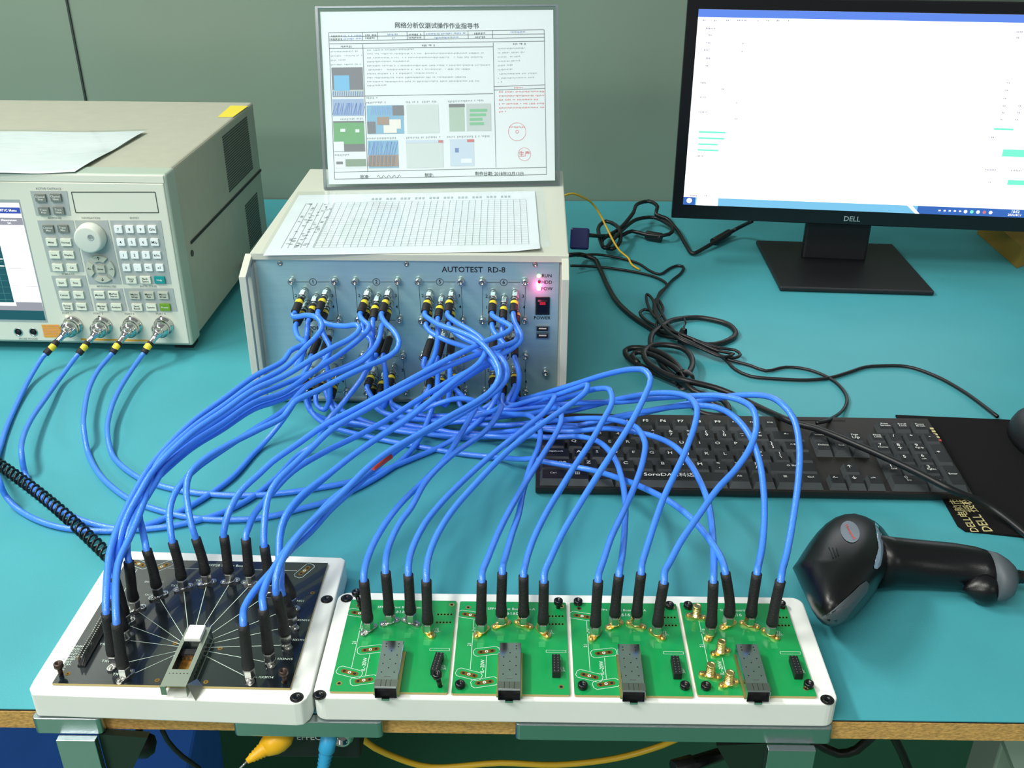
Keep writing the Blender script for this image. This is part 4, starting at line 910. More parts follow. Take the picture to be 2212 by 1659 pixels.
row(r0+5*V_+.0030, 19.25, ['Print\nScreen','Scroll\nLock','Pause\nBreak'])
for i, (y0, lab_) in enumerate(((0, 'Enter'), (2, '+'))): key(X0+22*U, r0+(y0+.5)*V_, U, 2*V_, lab_)
mb = MB(); p = kb.hit(1405, 1021, 2, .0185); xs_ = [kb.hit(x_, 1023, 2, .0185).x for x_ in (1421, 1474)]
mb.text('SoroDA', .0076, flat(xs_[0], r0+.0022, kz(r0)+.0074), 0, squeeze=1.1); mb.text('\u82d7\u79d1\u8fbe', .0074, flat(xs_[1], r0+.0022, kz(r0)+.0074), 0)
mb.build('brand_lettering', inkw, t)
mb = MB(); 
for k in range(5): mb.box((X0+22.42*U, r0+5*V_+.006-.006*k, kz(.1)+.0018), (X0+22.62*U, r0+5*V_+.0095-.006*k, kz(.1)+.0022), 0 if k < 4 else 1)
mb.build('corner_label', [inkgold, M_('label_red', '#c03a30', .5)], t)

# ------------------------------------------------------------------ barcode scanner
t = thing('barcode_scanner', 'black handheld barcode scanner lying on the mat beside the fixture', 'barcode scanner', loc=P(1850, 1250, 0)); so = P(1850, 1250, 0)
sil = [(93,625),(140,560),(190,480),(250,390),(320,300),(400,220),(490,160),(580,130),(670,125),(760,150),(850,195),(920,255),(975,330),(995,400),(998,480),(990,560),(965,640),(930,710),(880,780),(830,860),(760,950),(690,1030),(620,1100),(560,1140),(500,1160),(430,1158),(370,1135),(320,1085),(270,1010),(220,900),(160,770),(120,680)]
sil = [zT(p)[0] for p in sil]; ccx, ccy = zT((560, 600))[0]
rings = []
for s_, z, dx, dy in ((.80, .0008, 14, 6), (.93, .006, 8, 3), (1.0, .020, 0, 0), (.985, .034, -1, -2), (.93, .045, -2, -4), (.82, .054, -3, -6), (.62, .061, -4, -8), (.36, .0655, -5, -9), (.10, .067, -5, -10)):
    rings.append([P(ccx+(x-ccx)*s_+dx, ccy+(y-ccy)*s_+dy, z) for x, y in sil][::-1])
mb = MB().loft(rings); mb.build('head', black2 if False else M_('scanner_black', '#0b0c0f', .3, spec=.4, bump=.1, bscale=1500), t, so)
SB = M_('scanner_black', '')
from mathutils.bvhtree import BVHTree
hb = MB().loft(rings); bvh = BVHTree.FromPolygons([tuple(v) for v in hb.v], hb.f)
def on_head(px, py, lift):
    d = ray(px, py).normalized(); h, n_, i_, ds = bvh.ray_cast(CO, d)
    if lift is None: return n_ if n_.dot(d) < 0 else -n_
    return (h-d*lift) if h is not None else P(px, py, .02)
def patch(name, outline_px, m_, lift=.0006, cen=None):
    pts = [zT(p)[0] for p in outline_px]; n = len(pts); cx = sum(p[0] for p in pts)/n if cen is None else cen[0]; cy = sum(p[1] for p in pts)/n if cen is None else cen[1]
    vs = []; fs = []; K = 12
    for k in range(K+1):
        s_ = 1-k/K*.98
        for x, y in pts: X, Y = cx+(x-cx)*s_, cy+(y-cy)*s_; vs.append(on_head(X, Y, lift))
    for k in range(K):
        for j in range(n): jj = (j+1) % n; fs.append((k*n+j, (k+1)*n+j, (k+1)*n+jj, k*n+jj))
    fs.append(tuple(K*n+j for j in range(n-1, -1, -1)))
    return MB().add(vs, fs, 0, True).build(name, m_, t, so)
def ell(cx, cy, a_, b_, rot, n=20):
    c_, s_ = math.cos(rot), math.sin(rot); return [(cx+a_*math.cos(6.2832*k/n)*c_-b_*math.sin(6.2832*k/n)*s_, cy+a_*math.cos(6.2832*k/n)*s_+b_*math.sin(6.2832*k/n)*c_) for k in range(n)]
patch('badge', ell(620, 290, 105, 82, 1.05), M_('badge_grey', '#6b7886', .4), .0010)
tv, tf = textmesh('Honeywell'); k_ = 150/(max(v.x for v in tv)-min(v.x for v in tv)); dx_, dy_ = .50, .866
MB().add([on_head(*zT((622+(v.x*dx_+v.y*dy_)*k_, 290+(v.x*dy_-v.y*dx_)*k_))[0], .0020) for v in tv], tf).build('badge_lettering', orangei, t, so)
patch('status_window', [(845,200),(880,235),(905,300),(922,380),(925,460),(915,540),(900,600),(870,632),(842,625),(838,600),(865,550),(885,480),(890,400),(880,300),(862,240)][::1], lens, .0012)
patch('side_grip', [(770,740),(795,770),(785,830),(750,880),(690,950),(620,1040),(565,1110),(500,1145),(420,1140),(365,1100),(345,1075),(400,1050),(470,1000),(560,920),(640,850),(710,780)], greyp, .0016)
for k in range(3): patch('vent_slit', [(418+35*k, 440+5*k-10), (428+35*k, 438+5*k-10), (480+25*k-8, 525-12*k), (470+25*k-8, 530-12*k)], dark, .0009)
# handle
def hring(px, ytop, ybot, zc, r_, yc=None):
    c = P(px, (ytop+ybot)/2, zc); out = []
    hv = (P(px, ytop, zc)-P(px, ybot, zc)).length/2*.60
    for k in range(20): a_ = 6.2832*k/20; out.append(c+V((0, hv*math.cos(a_), r_*math.sin(a_))))
    return out
rg = [hring(1895, 1162, 1264, .027, .024), hring(1930, 1163, 1264, .023, .0215), hring(1990, 1166, 1268, .0205, .0198), hring(2060, 1172, 1272, .0195, .0190), hring(2110, 1180, 1280, .0195, .0188), hring(2145, 1190, 1292, .0195, .0186)]
mb = MB().loft(rg); mb.build('handle', SB, t, so)
rg = [hring(2136, 1184, 1302, .0205, .0198), hring(2160, 1190, 1302, .0205, .0185), hring(2176, 1202, 1292, .0205, .015), hring(2188, 1218, 1272, .0205, .010)]
MB().loft(rg).build('end_cap', greyp, t, so)
mb = MB(); pa = P(2080, 1274, .0145); pb_ = P(2176, 1266, .0150); Ld = (pb_-pa).length
mb.lathe([(.0138*math.sin(math.pi*(k+.15)/10.3), Ld*k/10) for k in range(11)], pa, pb_-pa, 20).build('hook', SB, t, so)
MB().box((0, 0, 0), (.02, .012, .012), M=Matrix.Translation(P(1930, 1268, .004)) @ Matrix.Rotation(-.1, 4, 'Z')).build('trigger', greyp, t, so, bevel=.003)
prof = []
pA = P(2188, 1245, .022); pB = P(2260, 1250, .016); d = pB-pA
for k in range(8): h = .002+k*.0035; prof += [(.0062-.0003*k, h), (.0050-.0003*k, h+.0016)]
MB().lathe([(.006, -.004)]+prof, pA, d, 14).build('strain_relief', rubber, t, so)
MB().tube(spline([pA+d*.5, pB, P(2330, 1240, .004), P(2450, 1190, .004), P(2640, 1200, .004), P(2900, 1260, .004)]), .0028, 8).build('cord', rubber, t, so)

# ------------------------------------------------------------------ black cords behind
def ground(x, y):
    l = kb.l(V((x, y, 0)))
    if -.004 < l.x < cw_+.004 and -.004 < l.y < cd_+.003: return .0250
    if .40 < x and .77 < y < 1.0: return .0030
    if -.36 < x < .226 and y < .705 and (y < .66 or x < -.15): return PZ
    return 0.0005
def lay(pts, r, z=None, step=.008):
    """cord resting on the mat: each point is on the surface (or at height given as third value)"""
    out = []
    for p in pts:
        zz = (p[2] if len(p) > 2 else 0)
        q = P(p[0], p[1], zz+r+.0008); g = ground(q.x, q.y)
        if g > .001 and zz < g: q = P(p[0], p[1], g+r+.0005)
        out.append(q)
    return settle(spline(out, step), r)
def settle(sp, r):
    g = [ground(q.x, q.y)+r for q in sp]; z = [max(q.z, a) for q, a in zip(sp, g)]
    for it in range(14):
        z = [z[0]]+[max(g[i], .25*z[i-1]+.5*z[i]+.25*z[i+1]) for i in range(1, len(z)-1)]+[z[-1]]
    for q, a in zip(sp, z):
        if a > q.z+1e-5:      # lift it along the line of sight so the lie stays the same
            d_ = (q-CO); d_ = d_*((a-q.z)/d_.z); q += d_
    return sp
def cord(name, pts, r, m_, label, cat='cord', n=8, parts=None):
    sp = lay(pts, r); c = sp[0].copy()
    if not parts: return tag(MB().tube(sp, r, n).build(name, m_), label, cat)
    t = thing(name, label, cat, loc=c); MB().tube(sp, r, n).build('jacket', m_, t, c); return t, c, sp
# video cable: blue plug, loops, ferrite, to the monitor
v = zR((270,325,.045),(330,330,.03),(420,330,.004),(480,330,.008),(560,300,.008),(640,320,.006),(720,330,.008),(800,320,.01),(825,285,.012),(780,245,.012),(700,210,.012),(600,220,.014),(520,270,.016),(450,340,.02),(380,410,.012),(345,330,.02),(350,260,.02),(390,235,.022),(450,260,.022),(480,300,.022),(480,370,.012),(430,415,.008),(370,400,.006),(370,350,.01),(470,290,.02),(560,190,.03),(600,120,.03),(670,105,.03),(725,140,.028),(715,190,.02),(780,215,.014),(850,290,.006),(910,390,.002),(955,445,0),(1030,410,.002),(1130,350,.006),(1230,290,.01),(1340,235,.04))
t, c, sp = cord('video_cable', v, .0032, rubber, 'thick black video cable with a blue plug looped behind the test box', parts=1)
p = P(1237, 513, .045)
mb = MB().box((0, -.016, -.007), (.028, .016, .007), M=Matrix.Translation(P(1232, 515, .045)) @ Matrix.Rotation(-.1, 4, 'Z') @ Matrix.Rotation(1.2, 4, 'X')); mb.build('blue_plug', M_('vga_blue', '#141a5c', .4), t, c, bevel=.003)
mb = MB(); a = P(1398, 508, .009); b = P(1422, 512, .009); d = (b-a); mb.cyl(a-d*.1, b+d*.3, .0075, n=16); mb.build('ferrite_core', black, t, c, bevel=.001)
mb = MB(); a = P(1540, 522, .006); b = P(1575, 502, .008); mb.cyl(a, b, .0055, n=12); mb.build('plug_cover', rubber, t, c)
cord('yellow_tie_wire', zR((115,68,.10),(170,55,.10),(240,80,.09),(310,130,.07),(355,200,.055),(400,290,.04),(440,370,.025),(480,430,.01),(530,470,.004),(560,520,.002),(608,550,0)), .0016, yelc, 'thin yellow wire running out behind the test box', 'wire')
cord('power_cord', zR((150,455,.02),(240,455,.004),(310,480),(350,550),(400,660),(470,770),(570,860),(660,920),(760,975),(880,1000),(1000,1035),(1100,1038),(1190,1010),(1235,970),(1190,910),(1100,880),(980,862),(880,870),(800,890,.008),(740,930,.01),(690,970,.01),(680,1040,.006),(720,1110,.006),(760,1180,.006),(850,1260,.008),(950,1330,.006),(1050,1400,.004),(1180,1480),(1260,1530)), .0036, rubber, 'thick black power cord curving forward from the test box')
lp = [(860,1290,.004),(740,1240,.004),(600,1170,.004),(530,1120,.004),(515,1080,.006),(560,1060,.008),(650,1065,.01),(760,1100,.012),(850,1170,.012),(900,1240,.012),(950,1180,.01),(940,1110,.01),(880,1060,.01),(780,1040,.01),(690,1045,.012),(640,1080,.012),(650,1140,.012),(720,1200,.012),(820,1250,.012),(900,1270,.014),(980,1290,.012),(1100,1320,.008),(1230,1370,.004),(1350,1430,.004),(1500,1500,.004),(1650,1560,.004)]
c2 = zR(*lp)+[(1760,925,.03),(1860,965,.035),(1960,1010,.035),(2060,1060,.03),(2130,1090,.012),(2180,1125,.006),(2230,1165,.004),(2300,1210,.002),(2420,1250),(2600,1260),(2850,1230)]
t, c, sp = cord('scanner_cord', c2, .0036, rubber, 'thick black cord coiled behind the keyboard and crossing over its keys', parts=1)
p = P(1478, 820, .014); MB().lathe([(.012, -.004), (.0125, 0), (.012, .004)], p, (.5, .8, 0), 14, caps=False).build('cable_tie', black2, t, c)
cord('inner_cord_loop', zR((600,1160,.006),(560,1110,.008),(600,1085,.01),(700,1110,.012),(790,1160,.012),(860,1210,.014),(900,1280,.01),(960,1340,.008),(1050,1370,.006),(1150,1400,.004),(1190,1470,.002),(1150,1500),(1000,1480),(930,1400,.004)), .0034, rubber, 'black cord loops bundled inside the coil behind the keyboard')
cord('mouse_cable', zR((160,525,.01),(300,530,.002),(450,545),(600,570),(700,595),(770,630),(785,660,.002),(740,700,.004),(725,760,.006),(760,850,.008),(830,950,.012),(900,1000,.014),(1000,1040,.01),(1080,1080,.006),(1160,1130),(1230,1200),(1330,1245),(1500,1262),(1700,1270),(1850,1255),(1970,1220),(2080,1185),(2172,1178)) + [(1960,792),(2020,812),(2080,845),(2155,900)], .0021, rubber, 'thin black cord running right across the mat to the mouse')
cord('usb_cord', zR((200,460,.01),(330,452,.004),(500,480),(600,510),(680,560),(740,580),(800,545),(850,525),(890,530),(880,570),(820,620),(770,680,.003),(715,760,.006),(730,860,.008),(800,960,.012),(900,1010,.014),(1020,1060,.01),(1120,1110,.004),(1200,1140),(1330,1175),(1430,1210),(1560,1185),(1700,1200),(1850,1260),(1930,1330),(1960,1400),(1930,1470),(1840,1530,.004),(1760,1550,.014)), .0020, rubber, 'thin black keyboard cord ending in an arc at the back of the keyboard')
t, c, sp = cord('coiled_usb_bundle', zR((720,920,.008),(650,880,.006),(610,830,.004),(640,810,.004),(700,830,.008),(760,900,.01),(700,850,.01),(655,760,.006),(655,710,.004),(690,740,.008),(730,860,.01),(800,940,.014),(900,980,.018),(1000,1020,.014),(1120,1060,.008),(1230,1075,.005),(1265,1105,.004),(1230,1125,.003),(1130,1110,.005),(1000,1060,.010),(880,1000,.016),(780,960,.012),(720,930,.010),(760,800,.006),(720,740,.004),(700,800,.008),(760,920,.014),(880,1010,.02),(1010,1065,.012),(1150,1120,.005),(1220,1100,.005),(1120,1080,.008),(960,1010,.015),(800,950,.014)), .0020, rubber, 'bundle of thin black cord tied in the middle behind the keyboard', parts=1)
p = P(1474, 727, .014); MB().lathe([(.011, -.003), (.0115, 0), (.011, .003)], p, (.9, -.4, 0), 14, caps=False).build('cable_tie', black2, t, c)
MB().tube([p+V((0, 0, .010)), p+V((.004, .008, .016)), p+V((.002, .014, .02))], .0012, 6).build('tie_tail', black2, t, c)
cord('analyzer_power_cord', [(545,585,.03),(520,570,.02),(512,550,.01),(520,535,.004),(545,533,.004),(590,540,.004)], .003, rubber, 'short black cord between the analyzer and the test box')
# coiled cord at left
a, b = P(-60, 965, .0068), P(243, 1210, .0068); L = (b-a).length; d = (b-a).normalized(); s1 = V((-d.y, d.x, 0)); s2 = V((0, 0, 1)); turns = int(L/.0082); pts = []
for k in range(turns*10+1):
    a_ = 6.2832*k/10; u = k/(turns*10); bow = math.sin(u*math.pi)*.006
    pts.append(a+d*(L*u)+s1*(bow+.0052*math.cos(a_))+s2*(.0052*math.sin(a_)))
t = thing('coiled_cable', 'black coiled cord lying on the mat at the left', 'cord', loc=a)
MB().tube(pts, .0013, 6).build('coil', M_('coil_black', '#0c0d10', .3), t, a)
MB().tube([a-d*.06, a-d*.002], .0018, 6).build('lead', rubber, t, a)
# cardboard edge and folded mat corner at the right behind the monitor
p = [P(x, y, 0) for x, y in ((2110, 505), (2196, 580), (2260, 560), (2260, 490))]
tag(MB().prism([(q.x, q.y) for q in reversed(p)], .0006, .035).build('cardboard_box', cardb), 'cardboard box corner in the shade behind the monitor at right', 'box')

# ------------------------------------------------------------------ blue coaxial cables
CR = .0028
def path3(pts, Y0, Y1, r=CR, jit=0.0, end3=None):
    """pts: px,py[,Y]; distance from the camera wall eased along the length between given values"""
    L_ = [0.0]
    for a, b in zip(pts, pts[1:]): L_.append(L_[-1]+math.hypot(b[0]-a[0], b[1]-a[1]))
    known = [(0, Y0)]+[(i, p[2]) for i, p in enumerate(pts) if len(p) > 2 and 0 < i < len(pts)-1]+[(len(pts)-1, Y1)]
    out = []
    for i, p in enumerate(pts):
        for (i0, y0), (i1, y1) in zip(known, known[1:]):
            if i0 <= i <= i1:
                u = (L_[i]-L_[i0])/max(1e-6, L_[i1]-L_[i0]); Y = y0+(y1-y0)*u; break
        edge = min(L_[i], L_[-1]-L_[i])/40.0
        Y += jit*min(1, edge)
        q = PY(p[0], p[1], Y); g = ground(q.x, q.y)+r+.0003
        if q.z < g:
            q = P(p[0], p[1], g); g2 = ground(q.x, q.y)+r+.0003
            if g2 > g: q = P(p[0], p[1], g2)
        out.append(q)
    return out
def clampz(sp, r=CR):
    g = [ground(q.x, q.y)+r for q in sp]
    if max(a-q.z for q, a in zip(sp, g)) <= 0: return sp
    lift = [max(0, a-q.z) for q, a in zip(sp, g)]
    for it in range(6): lift = [lift[0]]+[max(lift[i], .25*lift[i-1]+.5*lift[i]+.25*lift[i+1]) for i in range(1, len(lift)-1)]+[lift[-1]]
    for q, a in zip(sp, lift): q.z += a
    return sp
def marker_patch(t, off, b, d, h0, h1, r):
    v = (CO-b); v = (v-d*v.dot(d)).normalized(); w = d.cross(v); tw = random.uniform(-.5, .5); vs = []
    for k in range(9):
        a_ = tw+math.radians(-75+150*k/8); n_ = v*math.cos(a_)+w*math.sin(a_); e_ = .0012*abs(k-4)/4
        vs += [b+n_*r+d*(h0+e_), b+n_*r+d*(h1-e_)]
    MB().add(vs, [(2*k, 2*k+2, 2*k+3, 2*k+1) for k in range(8)], 0, True).build('marker_label', yel, t, off)
def box_plug(t, off, base_px, exit_px, port=False, marker=True):
    """connector screwed on the test box panel, returns points leading out of it"""
    b = rf.w(rf.hit(base_px[0], base_px[1], 1, -.009)); b0 = rf.w(rf.hit(base_px[0], base_px[1]-4, 1, -.0015))
    e = PY(exit_px[0], exit_px[1], rf.w(V((.15, -.046 if port else -.041, 0))).y)
    d = (e-b).normalized(); L = (e-b).length
    n0 = b-d*.006
    MB().cyl(V((b.x, 1.0165, b.z)), b-d*.001, .0036, .0034, 12).lathe([(.0042, -.001), (.0046, .0), (.0046, .0065), (.0042, .007)], b, d, 6, smooth=False).lathe([(.0036, .007), (.0034, .0095), (.0030, .013)], b, d, 14).build('coupling_nut', nickel, t, off)
    if port: prof = [(.0042, .0085), (.0044, .011), (.0043, L-.002), (.0038, L)]
    else: prof = [(.0034, .0105), (.0039, .0125), (.0043, .02), (.0044, L-.001), (.0039, L)]
    MB().lathe(prof, b, d, 14).build('boot', shrink, t, off)
    if marker and not port: marker_patch(t, off, b, d, L*.46, L*.46+.0056, .0046)
    return [b+d*(L*.7), e, e+d*.004]
def foot(t, off, fx, fy, bx, by, z=BZ):
    f = P(fx, fy, z); tp = PY(bx, by, f.y+.004)
    d = (tp-(f+V((0, 0, .012)))).normalized()
    MB().lathe([(.0038, .0030), (.0045, .0036), (.0045, .0098), (.0040, .0103)], f, (0, 0, 1), 6, smooth=False).lathe([(.0036, .0103), (.0037, .0125), (.0033, .0145)], f, (0, 0, 1), 14).build('coupling_nut', nickel, t, off)
    mid = f.lerp(tp, .45)+V((.0012*random.uniform(-1, 1), 0, 0)); mid.x = f.x*.75+tp.x*.25
    sp = spline([f+V((0, 0, .0115)), f+V((0, 0, .018)), mid.lerp(f+V((0, 0, .04)), .25), tp], .004)
    n = len(sp); MB().tube(sp, [.0046 if i < 2 else (.0042 if i < n*.3 else .0040) for i in range(n)], 12).build('boot', shrink, t, off)
    d = (sp[-1]-sp[-3]).normalized()
    return [sp[-1]-d*.010, sp[-1]+d*.002], f
def coax(label, fpx, bpx, base, exit_, mid, group, port=False, Yb=None, jit=0.0, Yend=None):
    """fpx foot on a board, bpx top of its boot, base/exit_ on the test box, mid pixel path from the board to the box"""
    f = P(fpx[0], fpx[1], BZ); off = f.copy(); t = thing('coaxial_cable', label, 'cable', loc=off, group=group)
    head, f = foot(t, off, *fpx, *bpx); tail = box_plug(t, off, base, exit_, port)
    m = path3([bpx]+list(mid)+[exit_], f.y+.004, tail[2].y, jit=jit)[1:-1]
    sp = clampz(spline(head+m+tail[::-1]))
    MB().tube(sp, CR, 10).build('jacket', blue, t, off)
    return t
# sockets: (base, exit) in photo pixels
S = {'1-2': ((656,633),(637,675)), '1-3': ((704,633),(688,672)), '1-1': ((662,660),(641,699)), '1-4': ((708,660),(694,694)), '1-m': ((681,646),(667,691)),
     '2-2': ((794,634),(779,676)), '2-3': ((839,634),(825,676)), '2-1': ((797,660),(785,694)), '2-4': ((842,660),(832,694)), '2-m': ((815,646),(806,689)),
     '5-2': ((927,637),(918,675)), '5-3': ((975,637),(967,675)), '5-1': ((930,661),(921,699)), '5-4': ((979,661),(970,699)), '5-m': ((953,649),(946,687)),
     '6-2': ((1065,637),(1063,676)), '6-3': ((1112,637),(1109,676)), '6-1': ((1064,664),(1063,700)), '6-4': ((1115,664),(1115,700)), '6-m': ((1089,649),(1086,690)),
     '3-2': ((672,804),(655,836)), '3-3': ((721,798),(705,838)), '3-1': ((678,825),(668,858)), '3-4': ((726,822),(715,858)), '3-m': ((700,810),(684,846)),
     '4-2': ((807,802),(794,834)), '4-3': ((850,798),(840,837)), '4-1': ((810,825),(801,859)), '4-4': ((852,822),(834,857)), '4-m': ((830,811),(820,850)),
     '7-2': ((932,803),(927,834)), '7-3': ((981,800),(979,831)), '7-1': ((935,825),(938,856)), '7-4': ((984,822),(988,852)), '7-m': ((957,809),(951,840)),
     '8-2': ((1066,802),(1064,834)), '8-3': ((1110,800),(1112,832)), '8-1': ((1067,826),(1067,862)), '8-4': ((1113,824),(1117,858)), '8-m': ((1089,811),(1086,852)),
     'p1a': ((666,723),(652,762)), 'p1b': ((690,728),(673,768)), 'p1c': ((712,723),(699,762)), 'p2a': ((807,727),(800,766)), 'p2b': ((825,727),(812,766)), 'p2c': ((844,724),(829,766)),
     'p3a': ((933,728),(918,774)), 'p3b': ((958,725),(945,772)), 'p3c': ((977,728),(972,770)), 'p4a': ((1066,725),(1063,765)), 'p4b': ((1094,728),(1090,768)), 'p4c': ((1110,725),(1112,770))}
# --- black board cables
kboot = [(278,1213),(317,1188),(373,1171),(423,1163),(484,1159),(531,1164),(571,1180),(608,1243),(612,1287),(597,1283),(569,1315),(526,1349),(246,1245),(241,1290),(230,1324),(252,1346)]
def lane(k, to): return zA((1050, 840+33*k), (1250, 640+40*k), (1450, 492+46*k), (1650, 345+50*k))
def lanez(k): return zA((1850, 235+52*k))
kc = {
 15: (zA((705,1560),(725,1450),(790,1270),(880,1090),(950,970))+lane(0, 0)+lanez(0)+z2((560,1010),(690,945),(705,925),(640,885),(612,810)), '1-1'),
 16: (zA((770,1560),(840,1400),(900,1260),(960,1090),(1000,960))+lane(1, 0)+lanez(1)+z2((600,1085),(720,960),(820,860),(868,770),(820,690),(700,668),(600,685),(585,665)), '1-2'),
 13: (zA((745,1600),(780,1400),(830,1250),(910,1100),(980,980))+lane(1.7, 0)+lanez(2)+z2((800,1070),(950,985),(1150,880),(1225,800),(1200,760),(1100,772),(900,745),(838,690)), '1-3'),
 14: (zA((735,1640),(760,1480),(820,1300),(920,1120),(1000,1000))+lane(2.6, 0)+lanez(3)+z2((820,1180),(900,1090),(945,980),(900,890),(860,800)), '1-4'),
 1:  (zA((830,1500),(830,1400),(870,1260),(960,1120),(1030,1000))+lane(3.4, 0)+lanez(4)+z2((850,1160),(1050,1030),(1290,830),(1315,770),(1260,720)), '2-2'),
 2:  (zA((945,1420),(925,1330),(905,1230),(950,1110),(1020,1010))+lane(4.2, 0)+lanez(4.8)+z2((900,1235),(1100,1160),(1250,1080),(1335,980),(1330,900),(1260,830)), '2-1'),
 3:  (zA((1110,1330),(1103,1240),(1130,1120),(1190,1030))+zA((1280,940),(1450,820),(1650,690),(1850,560))+z2((721,1350),(950,1240),(1150,1160),(1280,1080),(1380,960),(1420,860),(1435,770)), '2-4'),
 4:  (zA((1245,1300),(1222,1180),(1213,1080),(1235,975))+zA((1330,880),(1480,790),(1680,690),(1850,600))+z2((600,1500),(850,1375),(1050,1270),(1250,1175),(1450,1090),(1570,1010),(1602,920),(1560,830),(1470,740)), '2-3'),
 5:  (zA((1462,1330),(1485,1240),(1560,1100),(1690,975))+zB((100,1290),(300,1150),(500,1010),(800,850),(1100,690),(1500,475),(1800,335),(1940,272),(1965,238),(1880,190)), '6-2'),
 6:  (zA((1618,1330),(1650,1250),(1770,1100),(1900,965))+zB((505,1215),(800,1070),(1000,960),(1200,830),(1500,650),(1800,500),(1980,400),(2040,340),(2036,285),(1990,200)), '6-3'),
 7:  (zA((1718,1380),(1725,1260),(1750,1120),(1800,1030))+zB((250,1330),(400,1190),(560,1040),(800,900),(1100,735),(1400,575),(1700,455),(1900,385),(1995,350),(2012,290)), '6-4'),
 8:  (zA((1818,1440),(1830,1330),(1870,1230),(1960,1120))+zB((560,1370),(700,1260),(900,1120),(1150,960),(1350,800),(1550,640),(1720,510),(1765,420),(1740,340),(1650,270),(1530,200)), '5-3'),
 9:  (zA((1830,1560),(1820,1440),(1850,1290),(1930,1170))+zB((505,1420),(650,1300),(850,1150),(1100,980),(1400,770),(1700,580),(1880,470),(1930,410),(1880,340),(1830,280)), '6-1'),
 10: ([(597,1245),(612,1205),(650,1150),(688,1112)]+zB((580,1600),(700,1480),(850,1330),(1000,1215),(1250,1070),(1500,925),(1700,815),(1820,720),(1872,620),(1860,540),(1800,440),(1700,340),(1550,272),(1400,222),(1330,180)), '5-2'),
 11: ([(567,1285),(582,1245),(607,1203),(640,1160),(690,1108)]+zB((560,1590),(820,1390),(1000,1240),(1200,1105),(1500,960),(1750,805),(1880,705),(1932,620),(1920,530),(1850,450),(1700,380),(1560,310)), '5-4'),
 12: ([(529,1310),(547,1280),(585,1236),(624,1192),(670,1150),(715,1100)]+zB((700,1530),(900,1345),(1100,1180),(1350,1015),(1600,885),(1780,765),(1862,640),(1850,560),(1780,470),(1650,410),(1450,340),(1330,275)), '5-1')}
names = {1: 'nearest the empty oval pad at the upper left of the black board', 2: 'second from the left in the back row of the black board', 3: 'third from the left in the back row of the black board', 4: 'fourth from the left in the back row of the black board',
 5: 'fifth from the left in the back row of the black board', 6: 'sixth from the left in the back row of the black board', 7: 'seventh from the left in the back row of the black board', 8: 'at the rear right side of the black board',
 9: 'second from the rear on the right side of the black board', 10: 'in the middle of the right side of the black board', 11: 'second from the front on the right side of the black board', 12: 'front right corner connector of the black board',
 13: 'rearmost on the left side of the black board', 14: 'behind the two front left connectors of the black board', 15: 'leftmost boot of the black board', 16: 'front left corner connector of the black board'}
for i in range(1, 17):
    mid, so_ = kc[i]; px, py, _ = kf[i-1]
    coax('blue coaxial cable '+names[i], (px, py), kboot[i-1], *S[so_], mid, 'cables from the black board to the test box', jit=random.uniform(-.012, .008))
